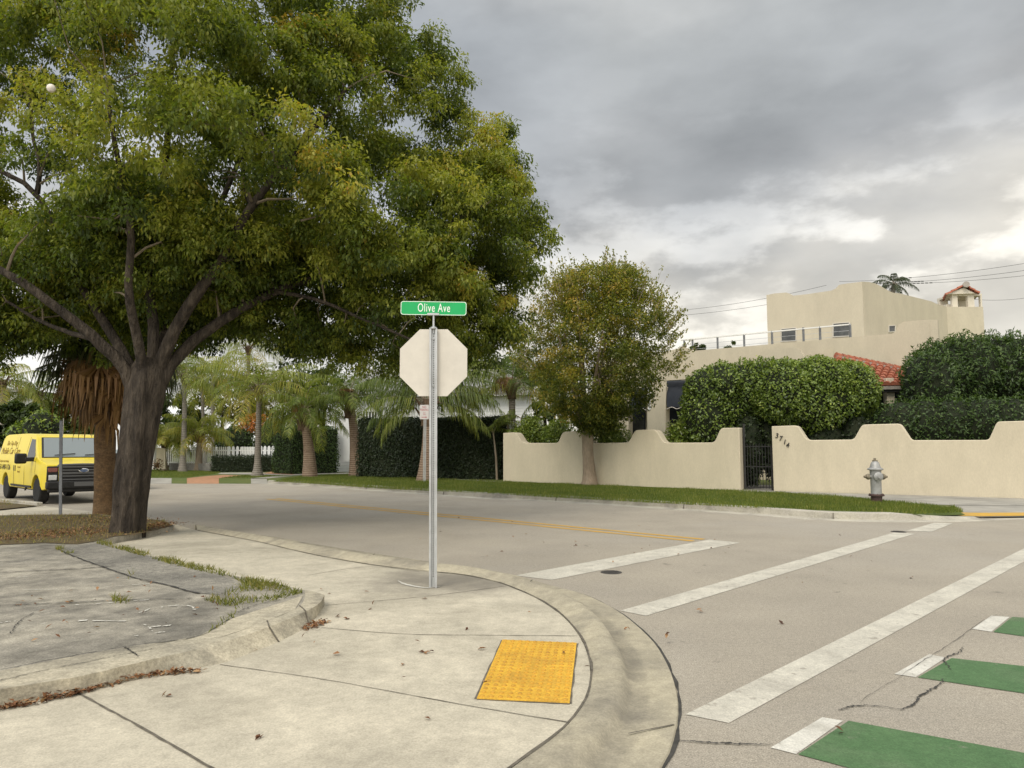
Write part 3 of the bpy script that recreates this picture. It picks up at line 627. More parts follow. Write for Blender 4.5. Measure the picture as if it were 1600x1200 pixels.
litter('leaf_litter', [([G(x, y, ZP)], .01, 3, ZP) for x, y in ((661, 1021), (672, 1020), (540, 968), (528, 965), (752, 1016), (1045, 995), (980, 985), (255, 1088), (404, 1156))]
       + [([G(x, y, 0)], .01, 2, 0) for x, y in ((1222, 975), (1095, 957), (1255, 912), (1424, 904), (1313, 837), (1060, 868), (762, 871), (900, 853), (1315, 1150))]
       + [([G(400, 900, ZP), G(560, 960, ZP), G(700, 1100, ZP)], .7, 26, ZP), ([G(700, 830), G(1000, 860), G(1300, 900)], 1.6, 30, .002), ([G(60, 990, ZL), G(200, 930, ZL)], .6, 50, ZL)], .05, 'single dead leaves scattered on the pavement and road')
# ------------------------------------------------------------------ house behind the wall
LA, LB_ = Vector((8.64, 36.6, 0)), Vector((17.64, 30.0, 0))           # front of the low wing
LDIR = (LB_ - LA).normalized(); LN = Vector((LDIR.y, -LDIR.x, 0))    # LN points to the street
if LN.y > 0: LN = -LN
def slab(mb, A, B, prof, th, zb, back):
    """upright wall whose top edge follows the pixels prof seen on the plane A-B; th thickness to the back"""
    pts = [on_plane(x, y, A, B) for x, y in prof]
    poly = pts + [Vector((pts[-1].x, pts[-1].y, zb)), Vector((pts[0].x, pts[0].y, zb))]
    mb.prism(poly, back * th); return pts
house = thing('stucco_house', (13.8, 36, ZV), 'cream stucco house with flat stepped parapets, tiled chimney and dark awnings behind the garden wall', 'house')
mb = MB()
lowp = [(930, 556), (990, 552), (1040, 549), (1058, 545), (1066, 541), (1085, 548), (1120, 545), (1197, 538.5), (1300, 529.5), (1394, 521.5), (1400, 517), (1404, 507), (1412, 502.5), (1440, 500), (1465, 499.5)]
pts = slab(mb, LA, LB_, lowp, .3, ZV, -LN); mb.build('low_wing_wall', M_STUC2, house, smooth=False)
lowcorner = pts[-1]
mb = MB(); q = Vector((lowcorner.x, lowcorner.y, 0))
sd = (Vector((27.1, 44.4, 0)) - q).normalized()
top = lowcorner.z
pl = [q + Vector((0, 0, ZV)), q + Vector((0, 0, top)), q + sd * 1.0 + Vector((0, 0, top)), q + sd * 1.5 + Vector((0, 0, top - .55)), q + sd * 9 + Vector((0, 0, top - .6)), q + sd * 9 + Vector((0, 0, ZV))]
mb.prism(pl, Vector((-sd.y, sd.x, 0)) * .28); mb.build('low_wing_wall', M_STUC2, house, smooth=False)
mb = MB(); a = on_plane(935, 560, LA, LB_); b = lowcorner; zd = 5.3
mb.prism([Vector((a.x, a.y, zd)) - LN * .3, Vector((b.x, b.y, zd)) - LN * .3, Vector((b.x, b.y, zd)) - LN * .3 + Vector((6, 8, 0)), Vector((a.x, a.y, zd)) - LN * 9], (0, 0, .15))
mb.build('terrace_roof', M_FPAVE, house, smooth=False)
# tower
K = P(1347, 440, 38.4); K.z = 0; dA = Vector((-.755, .656, 0)); dC = Vector((.788, .616, 0))
TL = K + dA * 5.16
mb = MB(); slab(mb, TL, K, [(1197.5, 461), (1210, 458.5), (1228, 457), (1233, 458.5), (1239, 462), (1262, 459.5), (1299, 454), (1306, 450.5), (1311, 445), (1322, 443.2), (1347, 440)], .3, ZV, Vector((dA.y, -dA.x, 0)) * -1 if False else Vector((.656, .755, 0)))
mb.build('tower_wall', M_STUC2, house, smooth=False)
mb = MB(); slab(mb, K, K + dC * 10.8, [(1347.2, 440), (1358, 440.5), (1368, 443), (1378, 448), (1388, 454), (1396, 457.5), (1404, 458), (1440, 467), (1456, 471), (1462, 474), (1472, 477.5), (1482, 479.5)], .3, ZV, Vector((-.616, .788, 0)))
mb.build('tower_wall', M_STUC2, house, smooth=False)
CB0 = P(1476.5, 479.3, 45.1); CB1 = P(1536, 479, 45.1)
mb = MB(); mb.prism([Vector((CB0.x, 45.1, ZV)), Vector((CB0.x, 45.1, CB0.z)), Vector((CB1.x, 45.1, CB0.z)), Vector((CB1.x, 45.1, ZV))], (0.25, 1.9, 0)); mb.build('chimney_stack', M_STUC2, house, smooth=False)
mb = MB(); far = TL + Vector((8.5, 7.5, 0)); mb.prism([TL + Vector((.2, .3, 9.6)), K + Vector((0, .35, 9.6)), K + dC * 8.6 + Vector((-.2, .3, 9.6)), far + Vector((0, 0, 9.6))], (0, 0, .12)); mb.build('tower_roof', M_FPAVE, house, smooth=False)
mb = MB(); w = .25
mb.prism([TL + Vector((0, 0, ZV)) + Vector((.05, .05, 0)), TL + Vector((.05, .05, 9.9)), far + Vector((0, 0, 9.9)), far + Vector((0, 0, ZV))], (.25, -.2, 0)); mb.build('tower_wall', M_STUC2, house, smooth=False)
def window(A, B, x0, x1, yt0, yt1, yb0, yb1, nrm, mull=0, parent=house):
    c = [on_plane(x0, yt0, A, B), on_plane(x1, yt1, A, B), on_plane(x1, yb1, A, B), on_plane(x0, yb0, A, B)]
    f = MB()
    for i in range(4): f.bar(c[i] + nrm * .02, c[(i + 1) % 4] + nrm * .02, .05, .05)
    for k in range(mull):
        t = (k + 1) / (mull + 1); f.bar(c[0].lerp(c[1], t) + nrm * .015, c[3].lerp(c[2], t) + nrm * .015, .03, .03)
    o = f.build('window', M_WFRM, parent, smooth=False)
    g = MB(); g.prism([p + nrm * .012 for p in c], -nrm * .05); g.build('pane', M_WIN, o, smooth=False)
nT = Vector((-.656, -.755, 0)); nC = Vector((.616, -.788, 0))
window(TL, K, 1220.5, 1244, 514, 512, 533.5, 532.5, nT)
window(TL, K, 1301.5, 1327.5, 505.5, 503.5, 526.5, 525, nT)
window(K, K + dC * 10.8, 1388, 1398, 509, 508.5, 519, 518, nC)
# roof terrace railing
rl = LN * -.75
ro = MB(); A2, B2 = LA + rl, LB_ + rl
for x, yt, yb in ((1069, 531, 547), (1082, 530, 546), (1121, 526.5, 545), (1162.5, 522.5, 541), (1206, 517, 540), (1255, 511.5, 535), (1281, 510, 533), (1328, 506, 529)):
    a, b = on_plane(x, yt, A2, B2), None; b = Vector((a.x, a.y, 5.3)); ro = MB()
    ro.box((a + b) / 2, (.08, .08, abs(a.z - b.z))); ro.build('railing_post', M_DPOST, house, smooth=False)
ro = MB(); ra, rb = on_plane(1064, 531.5, A2, B2), on_plane(1329, 505, A2, B2); rb.z = ra.z
ra.z = rb.z = on_plane(1162, 522.5, A2, B2).z
ro.bar(ra, rb, .09, .06)
rail = ro.build('railing', M_PICK, house, smooth=False)
ro = MB()
for dz in (.28, .52): ro.bar(ra - Vector((0, 0, dz)), rb - Vector((0, 0, dz)), .015)
ro.build('railing_cable', M_GALV, rail, smooth=False)
# front porch parapet, standing proud of the wing
FA, FB = LA + LN * 1.1, LB_ + LN * 1.1
mb = MB(); slab(mb, FA, FB, [(1030, 584), (1066, 580), (1184, 562), (1189, 550), (1194, 546.5), (1215, 544), (1244, 543), (1250, 546), (1256, 556.5), (1290, 556), (1300, 557), (1340, 560)], .25, 5.0, -LN)
mb.build('porch_parapet', M_STUC2, house, smooth=False)
mb = MB(); slab(mb, LA + LN * .02, LB_ + LN * .02, [(1268, 562), (1279, 556), (1290, 545.5), (1302, 546), (1302, 562)], .02, 4.4, LN); mb.build('parapet_panel', M_STUC, house, smooth=False)
mb = MB()
for i in range(5):
    a = on_plane(1414, 557 + i * 2.6, LA, LB_) + LN * .01; b = on_plane(1427, 557 + i * 2.6, LA, LB_) + LN * .01
    mb.bar(a, b, .012, .03)
mb.build('wall_vent', M_DPOST, house, smooth=False)
# columns, awnings and dark openings at the left end
def quad_on(A, B, x0, x1, y0, y1): return [on_plane(x0, y0, A, B), on_plane(x1, y0, A, B), on_plane(x1, y1, A, B), on_plane(x0, y1, A, B)]
for x0, x1, y0 in ((963, 982, 633), (1011, 1040, 604)):
    mb = MB(); mb.prism(quad_on(FA, FB, x0, x1, y0, 730), -LN * .5); mb.build('column', M_STUC2, house, bevel=.03)
mb = MB(); mb.prism(quad_on(FA, FB, 1013, 1017, 600, 640), LN * .05); mb.build('column_trim', M_WHT, house, smooth=False)
for x0, x1 in ((940, 962), (984, 1009), (1043, 1075)):
    mb = MB(); mb.prism(quad_on(LA, LB_, x0, x1, 612, 735), LN * .03); op = mb.build('window', M_AWN, house, smooth=False)
    mb = MB(); mb.prism(quad_on(LA + LN * .04, LB_ + LN * .04, x0 + 2, x1 - 2, 655, 700), LN * .02); mb.build('pane', M_WIN, op, smooth=False)
for x0, x1, y0, y1 in ((984, 1010, 606, 638), (1042, 1074, 594, 636)):
    mb = MB(); a = on_plane(x0, y1, FA, FB); b = on_plane(x1, y1, FA, FB); c0 = on_plane(x0, y0, LA, LB_); c1 = on_plane(x1, y0, LA, LB_)
    k = 7; up = []; dn = []
    for i in range(k):                  # barrel awning: side profile of a quarter round
        t = i / (k - 1); s = math.sin(t * math.pi / 2); c = 1 - math.cos(t * math.pi / 2)
        for arr, lo, hi in ((up, c0, a), (dn, c1, b)):
            p = Vector((lo.x + (hi.x - lo.x) * s, lo.y + (hi.y - lo.y) * s, hi.z + (lo.z - hi.z) * (1 - c))); arr.append(p)
    mb.add(up + dn, [(i, i + 1, k + i + 1, k + i) for i in range(k - 1)] + [tuple(range(k)) + (k,) if False else tuple(range(k)), tuple(range(2 * k - 1, k - 1, -1))])
    aw = mb.build('awning', M_AWN, house)
    mb = MB(); strip = [a.lerp(b, i / 10) + Vector((0, 0, -.05 - .05 * math.cos(i / 10 * 12.5))) + LN * .01 for i in range(11)]
    mb.tube(strip, .022, 5); mb.build('awning_trim', M_LITE, aw)
# tiled porch roof
def barrel_roof(mb, e0, e1, r0, r1, n, rows, rad, seg=6):
    for i in range(n):
        t = (i + .5) / n; a = Vector(e0).lerp(e1, t); b = Vector(r0).lerp(r1, t); d = (b - a).normalized(); s = (Vector(e1) - Vector(e0)).normalized(); u = s.cross(d).normalized()
        if u.z < 0: u = -u
        for j in range(rows):
            p0 = a.lerp(b, j / rows); p1 = a.lerp(b, (j + 1.12) / rows); lift = .03
            vs = []
            for p, rr, l in ((p0, rad * 1.08, lift), (p1, rad * .92, 0)):
                for k in range(seg + 1):
                    an = math.pi * k / seg; vs.append(p + s * math.cos(an) * rr + u * (math.sin(an) * rr + l))
            m = seg + 1
            mb.add(vs, [(k, k + 1, m + k + 1, m + k) for k in range(seg)] + [tuple(range(m))])
pr = MB(); e0, e1, g0, g1 = P(1290, 605, 27.4), P(1412, 603, 27.4), P(1306, 558, 30.2), P(1424, 582.5, 30.8)
barrel_roof(pr, e0, e1, g0, g1, 11, 7, .145); porch = pr.build('porch_roof', M_TILE, house)
mb = MB(); mb.prism([e0, e1, g1, g0], (0, .02, -.12)); mb.build('roof_deck', M_MORT, porch, smooth=False)
mb = MB(); n_ = 13
for i in range(n_):
    a, b = g0.lerp(g1, i / n_), g0.lerp(g1, (i + 1.1) / n_); mb.tube([a + Vector((0, 0, .07)), b + Vector((0, 0, .05))], [.15, .13], 9)
mb.build('ridge_tiles', M_TILE, porch)
mb = MB(); mb.bar(g0 + Vector((0, -.12, -.03)), g1 + Vector((0, -.12, -.03)), .12, .16); mb.build('ridge_mortar', M_MORT, porch, smooth=False)
mb = MB(); mb.bar(e0 + Vector((0, .15, -.14)), e1 + Vector((0, .15, -.14)), .14, .16); mb.build('porch_beam', M_IRON, porch, smooth=False)
mb = MB(); mb.prism([P(1270, 607, 29.0), P(1412, 607, 29.0), P(1412, 725, 29.0), P(1270, 725, 29.0)], (0, .1, 0)); mb.build('porch_shade_slab', M_AWN, house, smooth=False)  # solid dark slab, its colour stands in for shade inside the porch
mb = MB(); mb.box(P(1391, 660, 27.8), (.3, .3, 3.4)); mb.build('porch_post', M_STUC2, house, bevel=.02)
# chimney cap: four little piers, two openings, tiled gable
cz = CB0.z; cx0, cx1 = P(1488.5, 479, 45.2).x, P(1535, 479, 45.2).x; cy0, cy1 = 45.2, 46.8; ch = .74
mb = MB(); m_ = cx0 + (cx1 - cx0) * .62
def pier(x, y, w, d): mb.box((x + w / 2, y + d / 2, cz + ch / 2), (w, d, ch))
cw = cx1 - cx0
pier(cx0, cy0, cw * .18, .22); pier(cx0 + cw * .52, cy0, cw * .22, .22); pier(cx1 - cw * .05, cy0, cw * .05, .2); pier(cx0, cy1 - .22, cw * .3, .22); pier(cx1 - cw * .3, cy1 - .22, cw * .3, .22)
mb.box(((cx0 + cx1) / 2, (cy0 + cy1) / 2, cz + ch + .06), (cw + .02, cy1 - cy0 + .02, .13)); mb.box((cx0 - .07, (cy0 + cy1) / 2, cz + .12), (.3, 1.0, .24))
cap = mb.build('chimney', M_CHIM, house, smooth=False)
mb = MB(); rz0 = cz + ch + .12; rt = P(1503, 447.5, 45.1).z; rx = P(1504, 450, 45.1).x
el, er = P(1479, 466, 45.0), P(1523, 466, 45.0)
mb.prism([Vector((el.x, 45.0, rz0 - .08)), Vector((er.x + .05, 45.0, rz0 - .02)), Vector((rx, 45.0, rt - .1))], (.75, 1.6, -.05)); cr = mb.build('chimney_gable', M_CHIM, cap, smooth=False)
mb = MB(); off = Vector((.75, 1.6, -.05))
barrel_roof(mb, Vector((er.x + .22, 44.86, rz0 - .06)), Vector((er.x + .22, 44.86, rz0 - .06)) + off * 1.05, Vector((rx, 44.86, rt)), Vector((rx, 44.86, rt)) + off * 1.05, 6, 3, .13)
barrel_roof(mb, Vector((el.x - .08, 44.86, rz0 - .16)), Vector((el.x - .08, 44.86, rz0 - .16)) + off * 1.05, Vector((rx, 44.86, rt)), Vector((rx, 44.86, rt)) + off * 1.05, 6, 3, .13)
mb.build('chimney_roof', M_TILE, cap)
mb = MB(); mb.tube([Vector((rx, 44.7, rt + .05)), Vector((rx, 44.7, rt + .05)) + off * 1.1], [.19, .17], 10); mb.build('ridge_tile', M_MORT, cap)

# ------------------------------------------------------------------ garden walls, gate
def rounded(prof, r=5):
    """round the corners of a pixel outline a little"""
    out = [prof[0]]
    for a, b, c in zip(prof, prof[1:], prof[2:]):
        va = Vector(a) - Vector(b); vc = Vector(c) - Vector(b); la, lc = va.length, vc.length
        ra, rc = min(r, la * .45), min(r, lc * .45); p, q = Vector(b) + va / la * ra, Vector(b) + vc / lc * rc
        for t in (0, .33, .67, 1): out.append(tuple((1 - t) ** 2 * p + 2 * t * (1 - t) * Vector(b) + t * t * q))
    return out + [prof[-1]]
W0, W1 = G(786, 752, ZV), G(1159, 766, ZV); W2, W3 = G(1207, 767.3, ZV), G(1600, 779, ZV)
back1 = Vector((-(W1 - W0).y, (W1 - W0).x, 0)).normalized(); back2 = Vector((-(W3 - W2).y, (W3 - W2).x, 0)).normalized()
if back1.y < 0: back1 = -back1
if back2.y < 0: back2 = -back2
mb = MB(); slab(mb, W0, W1, rounded([(786, 676.5), (806, 675.4), (816, 692), (872, 692.2), (879, 674.6), (912, 673), (924, 692.4), (982, 691.5), (992, 671.8), (1024.5, 671.2), (1037, 691.8), (1116, 691.4), (1126, 668.8), (1154.8, 668.2)]), .42, ZV - .05, back1)
tag(mb.build('garden_wall', M_STUC, None, bevel=.025, angle=50), 'cream stucco garden wall with scalloped top running behind the small crape myrtle', 'wall', 'cream garden walls')
mb = MB(); slab(mb, W2, W3, rounded([(1205.5, 666), (1246, 664.6), (1261, 687.6), (1334, 686.8), (1347, 663.4), (1407.5, 661.8), (1424.5, 687.8), (1545, 687.4), (1558, 658.6), (1640, 656.5), (1720, 654)]), .42, ZV - .05, back2)
rw = tag(mb.build('garden_wall', M_STUC, None, bevel=.025, angle=50), 'cream stucco garden wall with the number 3714 behind the fire hydrant', 'wall', 'cream garden walls')
def text(s, mat, name, parent, origin, xdir, up, h, sx=1.0, depth=.004, align='LEFT', shear=0.0, sp=1.0):
    cu = bpy.data.curves.new(name, 'FONT'); cu.body = s; cu.size = h / .72; cu.extrude = depth / 2; cu.align_x = align; cu.shear = shear; cu.space_character = sp
    o = bpy.data.objects.new('tmp', cu); COL.objects.link(o); bpy.context.view_layer.update()
    me = bpy.data.meshes.new_from_object(o.evaluated_get(bpy.context.evaluated_depsgraph_get())); bpy.data.objects.remove(o)
    x = Vector(xdir).normalized(); u = Vector(up); u = (u - x * u.dot(x)).normalized(); nn = x.cross(u)
    M = Matrix((x * sx, u, nn)).transposed().to_4x4(); M.translation = Vector(origin); me.transform(M)
    me.materials.clear(); me.materials.append(mat); me.name = name
    return link(bpy.data.objects.new(name, me), parent)
wx = (W3 - W2).normalized()
for ch_, px_, py_ in (('3', 1211, 684), ('7', 1217, 688.4), ('1', 1223.2, 694), ('4', 1227.8, 699)):
    text(ch_, M_IRON, 'house_number', rw, on_plane(px_, py_, W2, W3) - back2 * .02, wx, (0, 0, 1), .165, .95, .03, shear=.25)
ga, gb = G(1161, 765, ZV + .02) + back1 * .2, G(1205, 766.5, ZV + .02) + back2 * .2
gate = thing('iron_gate', (ga + gb) / 2, 'black iron bar gate in the gap between the two cream garden walls', 'gate')
mb = MB(); gh = 1.55; u = Vector((0, 0, 1))
for t in (0, 1): mb.bar(ga.lerp(gb, t), ga.lerp(gb, t) + u * (gh + (.75 if t == 0 else 0)), .06)
for z in (.08, .8, gh - .05): mb.bar(ga + u * z, gb + u * z, .035)
mb.build('gate_frame', M_IRON, gate, smooth=False)
mb = MB()
for i in range(1, 9): mb.bar(ga.lerp(gb, i / 9) + u * .05, ga.lerp(gb, i / 9) + u * (gh + .05), .018)
mb.build('gate_bars', M_IRON, gate, smooth=False)

# ------------------------------------------------------------------ hedges and shrubs
def shrub(name, label, cat, ells, dens, L, W, mat, tint, group=None, tvar=.12, depth=.3, core=True, bump=.1, zmin=ZV + .05, stems=None):
    c0 = Vector(ells[0][0]); t = thing(name, (c0.x, c0.y, ZV), label, cat, group)
    lb = LB(); shell(lb, ells, dens, L, W, tint, tvar, depth, bump, zmin=zmin); lb.build('foliage', mat, t)
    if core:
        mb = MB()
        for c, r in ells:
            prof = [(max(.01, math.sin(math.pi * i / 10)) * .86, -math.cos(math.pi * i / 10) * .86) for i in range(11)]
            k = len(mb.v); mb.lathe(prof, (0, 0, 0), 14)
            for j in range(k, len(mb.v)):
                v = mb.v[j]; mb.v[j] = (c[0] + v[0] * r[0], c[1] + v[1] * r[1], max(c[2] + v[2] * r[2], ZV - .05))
        mb.build('branches_or_dark_core', M_CORE, t)  # solid near-black core, added to stand in for the shaded inside
    if stems:
        mb = MB()
        for a, b, r in stems: mb.tube([a, Vector(a).lerp(b, .5) + Vector((random.uniform(-.1, .1), 0, 0)), b], [r, r * .8, r * .6], 6)
        mb.build('stems', M_BARK, t)
    return t
def E(px0, px1, py0, py1, Y, ry):      # ellipsoid seen inside a pixel box at distance Y
    a, b = P(px0, py0, Y), P(px1, py1, Y); return ((a + b) / 2, (abs(b.x - a.x) / 2, ry, abs(a.z - b.z) / 2))
def BH(label, x0, x1, ytop, Apx, Bpx, depth, mat, tint, dens, L, W, tvar=.1, group=None, name='hedge'):
    A, B = G(*Apx, ZV), G(*Bpx, ZV); h = on_plane((x0 + x1) / 2, ytop, A, B).z - ZV
    d = (B - A).normalized(); bk = Vector((-d.y, d.x, 0)); bk = bk if bk.y > 0 else -bk
    t = thing(name, (A + B) / 2, label, 'hedge', group)
    lb = LB(); hedge_box(lb, tuple(A), tuple(B - A), tuple(bk * depth), h, dens, L, W, tint, tvar); lb.build('foliage', mat, t)
    mb = MB(); i = .07; mb.prism([A + d * i + bk * i, B - d * i + bk * i, B - d * i + bk * (depth - i), A + d * i + bk * (depth - i)], (0, 0, h - i)); mb.build('branches_or_dark_core', M_CORE, t, smooth=False)  # dark box core added as the hedge's shaded inside, not real twigs
    return t
BH('tall dark clipped hedge behind the no parking sign', 557, 786, 654, (557, 746), (784, 749.5), 1.6, L_DARK, .48, 330, .12, .06)
BH('block of clipped green hedge between the two thick palm trunks', 455, 530, 668, (456, 741), (528, 739), 2.2, L_BUSH, .45, 300, .11, .055, .14)
BH('low dark hedge in front of the white picket fence', 327, 456, 713, (330, 738), (455, 737), 1.0, L_DARK, .5, 380, .09, .045)
h1 = [E(1062, 1150, 588, 708, 27.6, 1.2), E(1063, 1205, 570, 690, 28.0, 1.5), E(1068, 1130, 575, 645, 27.7, 1.2), E(1120, 1215, 562, 665, 27.7, 1.5), E(1090, 1160, 566, 640, 27.6, 1.3), E(1150, 1240, 559, 660, 27.3, 1.5)]
shrub('clipped_tree', 'rounded clipped green tree overhanging the iron gate', 'tree', h1, 330, .115, .062, L_HEDGE, .48, 'clipped round trees behind the wall', .17, .45, bump=.16,
      stems=[(G(1140, 762, ZV) + Vector((.1, 1.6, 0)), P(1120, 625, 28), .08), (G(1150, 762, ZV) + Vector((.3, 1.8, 0)), P(1150, 620, 28), .1), (G(1165, 762, ZV) + Vector((.5, 2.2, 0)), P(1170, 620, 28), .09), (G(1180, 762, ZV) + Vector((.8, 2.6, 0)), P(1190, 620, 28), .08)])
h2 = [E(1172, 1367, 559, 690, 26.6, 1.7), E(1178, 1262, 560, 668, 26.4, 1.6), E(1280, 1368, 562, 660, 26.6, 1.6), E(1230, 1325, 557, 640, 26.5, 1.6)]
shrub('clipped_tree', 'broad domed green tree clipped smooth above the number 3714', 'tree', h2, 360, .115, .062, L_HEDGE, .54, 'clipped round trees behind the wall', .16, .35, bump=.10,
      stems=[(G(1265 + i * 28, 768, ZV) + Vector((.3, 1.8, 0)), P(1258 + i * 25, 640, 26.3), .055) for i in range(4)])
h3 = [E(1420, 1530, 528, 660, 26.5, 1.7), E(1490, 1600, 522, 650, 26.5, 1.8), E(1560, 1700, 526, 660, 26.2, 1.8), E(1412, 1490, 545, 665, 25.8, 1.3), E(1450, 1560, 522, 640, 26.2, 1.6), E(1530, 1650, 521, 640, 26.2, 1.6)]
bush = shrub('large_shrub', 'large dark spiky leaved shrub rising right of the tiled porch roof', 'shrub', h3, 300, .16, .05, L_BUSH, .42, None, .17, .5, bump=.16)
h4 = [E(1365, 1450, 622, 712, 24.6, .9), E(1405, 1490, 620, 712, 24.3, .9), E(1440, 1540, 618, 712, 24.0, .9), E(1490, 1590, 616, 712, 23.6, .9), E(1530, 1640, 616, 712, 23.2, .9), E(1630, 1740, 615, 712, 22.6, .9)]
shrub('hedge', 'low loose dark hedge along the back of the right garden wall', 'hedge', h4, 300, .11, .055, L_BUSH, .40, None, .15, .4, stems=[(G(1400 + i * 30, 768, ZV) + Vector((.2, 1.2, 0)), P(1402 + i * 30, 650, 24.0 - i * .2), .025) for i in range(6)])
h5 = [E(1255, 1330, 655, 740, 25.9, .7), E(1310, 1370, 640, 740, 25.6, .7)]
shrub('shrub', 'shaded dark shrub under the broad domed clipped tree', 'shrub', h5, 220, .12, .06, L_DARK, .5, 'shrubs behind the wall')
for x0, x1, y0, lab, Y in ((800, 862, 652, 'bright leafy shrub at the left end of the cream wall', 33.4), (845, 905, 655, 'leafy green shrub just left of the crape myrtle trunk', 32.4), (925, 990, 658, 'leafy green shrub just right of the crape myrtle trunk', 30.6), (1034, 1118, 656, 'bright leafy shrub in the wall dip below the awnings', 28.4)):
    shrub('shrub', lab, 'shrub', [E(x0, x1, y0, 725, Y, .7), E(x0 + 8, x1 - 12, y0 - 4, 710, Y + .3, .6)], 380, .125, .058, L_HEDGE, .62, 'shrubs behind the wall', .18, .6, bump=.2, core=False)
shrub('shrub', 'dark shrub filling the gap behind the iron gate', 'shrub', [E(1146, 1196, 640, 765, 26.6, .7), E(1180, 1226, 632, 750, 26.9, .7)], 240, .12, .06, L_DARK, .55, 'shrubs behind the wall')
for x0, x1, y0, Y, lab, tn in ((335, 400, 668, 53, 'dark bush behind the fine part of the picket fence', .35), (392, 462, 660, 52, 'green flowering bush behind the wide pickets', .55)):
    shrub('shrub', lab, 'shrub', [E(x0, x1, y0, 735, Y, 1.0), E(x0 + 10, x1 - 8, y0 - 5, 720, Y + .5, 1.0)], 110, .17, .09, L_BUSH, tn, 'bushes behind the fence', .16, .5)
shrub('flowering_shrub', 'orange flowering shrub behind the grey palm trunk', 'shrub', [E(372, 424, 645, 678, 53.5, .8)], 60, .2, .12, L_FLOWER, .55, None, .3, .4, core=False)
shrub('shrub', 'round bright green shrub behind the yellow van', 'shrub', [E(38, 92, 640, 705, 33, 1.0), E(20, 60, 655, 710, 33.5, 1.0)], 90, .20, .10, L_HEDGE, .5, None, .2, .5, bump=.2)
sf = thing('picket_fence', (P(815, 703, 35.0).x, 35.0, ZV), 'short white picket fence showing over the first dip of the cream wall', 'fence')
CORNER_FENCE = sf
# ------------------------------------------------------------------ far trees
def far_tree(label, px, Y, ytop, ybot, rpx, tint, n=60, mat=None, per=90, L=.32, W=.17):
    b = P(px, 703, Y); b.z = 0; t = thing('background_tree', b, label, 'tree', 'trees in the background')
    top, bot = P(px, ytop, Y).z, P(px, ybot, Y).z; r = rpx / F * Y
    C = []; 
    while len(C) < n:
        u = RNG.uniform(-1, 1, 3)
        if (u ** 2).sum() < 1 and (u ** 2).sum() > .15: C.append((b.x + u[0] * r, Y + u[1] * r * .7, (top + bot) / 2 + u[2] * (top - bot) / 2))
    C = np.array(C); lb = LB(); clumps(lb, C, RNG.uniform(.16, .3, n) * r, per, L, W, np.clip(tint + RNG.normal(size=n) * .12, 0, 1)); lb.build('crown', mat or L_FAR, t)
    mb = MB(); mb.tube([b, Vector((b.x + .1, b.y, bot)), Vector((b.x, b.y, (top + bot) / 2))], [r * .09 + .08, r * .07 + .06, .06], 8); mb.build('trunk', M_BARK, t)
for a in (('pale green tree behind the yellow van roof', 120, 46, 600, 700, 62, .55), ('dark leafy tree at the left edge above the van', 22, 40, 628, 705, 42, .25), ('low dark tree seen just right of the big trunk', 262, 58, 600, 708, 50, .35),
          ('dark tree behind the picket fence and its palms', 345, 60, 578, 705, 62, .28), ('broad dark tree behind the grey palm trunk', 440, 58, 560, 705, 66, .28), ('dark tree left of the white house', 505, 62, 575, 705, 42, .22),
          ('dark tree over the white house roof', 610, 66, 520, 640, 95, .25), ('dark tree behind the arching palm by the cream wall', 760, 58, 540, 668, 75, .3), ('olive tree behind the crape myrtle', 850, 50, 560, 690, 52, .35)):
    far_tree(*a)
far_tree('small round treetop over the terrace railing', 1092, 62, 535, 560, 16, .35, 14, per=60); far_tree('little treetop at the middle of the terrace railing', 1148, 64, 533, 556, 14, .4, 12, per=60)

# ------------------------------------------------------------------ white houses, fence
wh = thing('white_house', P(650, 703, 47), 'white clapboard house half hidden behind the tall dark hedge', 'house')
mb = MB(); a, b = P(518, 612, 47), P(830, 612, 47); a.z = b.z = 5.0
mb.prism([Vector((a.x, 47, 0)), Vector((a.x, 47, 5.0)), Vector((b.x, 46, 5.0)), Vector((b.x, 46, 0))], (0, 7, 0))
for k in range(24): mb.bar(Vector((a.x, 46.99, .4 + k * .19)), Vector((b.x, 45.99, .4 + k * .19)), .02, .02)
mb.build('wall', M_WHT, wh, smooth=False)
mb = MB(); mb.prism([Vector((a.x - .5, 46.3, 5)), Vector((b.x + .5, 45.3, 5)), Vector((b.x - 2, 50, 7)), Vector((a.x + 2, 50.6, 7))], (0, 0, .15)); mb.build('roof', M_ROOFG, wh, smooth=False)
for x0, x1, y0, y1 in ((566, 590, 642, 662), (700, 722, 640, 662)):
    c = [P(x0, y0, 46.6), P(x1, y0, 46.6), P(x1, y1, 46.6), P(x0, y1, 46.6)]
    f = MB()
    for i in range(4): f.bar(c[i], c[(i + 1) % 4], .1, .1)
    for k in range(1, 5): f.bar(c[0].lerp(c[1], k / 5), c[3].lerp(c[2], k / 5), .05, .05)
    o = f.build('window', M_WHT, wh, smooth=False); g = MB(); g.prism([p + Vector((0, .03, 0)) for p in c], (0, .06, 0)); g.build('pane', M_WIN, o, smooth=False)
mb = MB(); mb.prism([P(519, 640, 45), P(547, 638, 45), P(547, 720, 45), P(519, 720, 45)], (0, .6, 0)); mb.build('porch_column', M_WHT, wh, smooth=False)
lh = thing('white_house', P(0, 703, 62), 'distant white house with a grey window at the far left edge', 'house')
mb = MB(); mb.box((P(-20, 703, 62).x, 64, 3.2), (5.0, 5, 6.4)); mb.build('wall', M_WHT, lh, smooth=False)
mb = MB(); mb.box((P(-20, 703, 62).x, 64, 6.6), (5.6, 5.6, .3)); mb.build('roof', M_ROOFG, lh, smooth=False)
mb = MB(); c = P(5, 627, 61.4); mb.box(c, (.55, .06, .75)); mb.build('window', M_WIN, lh, smooth=False)

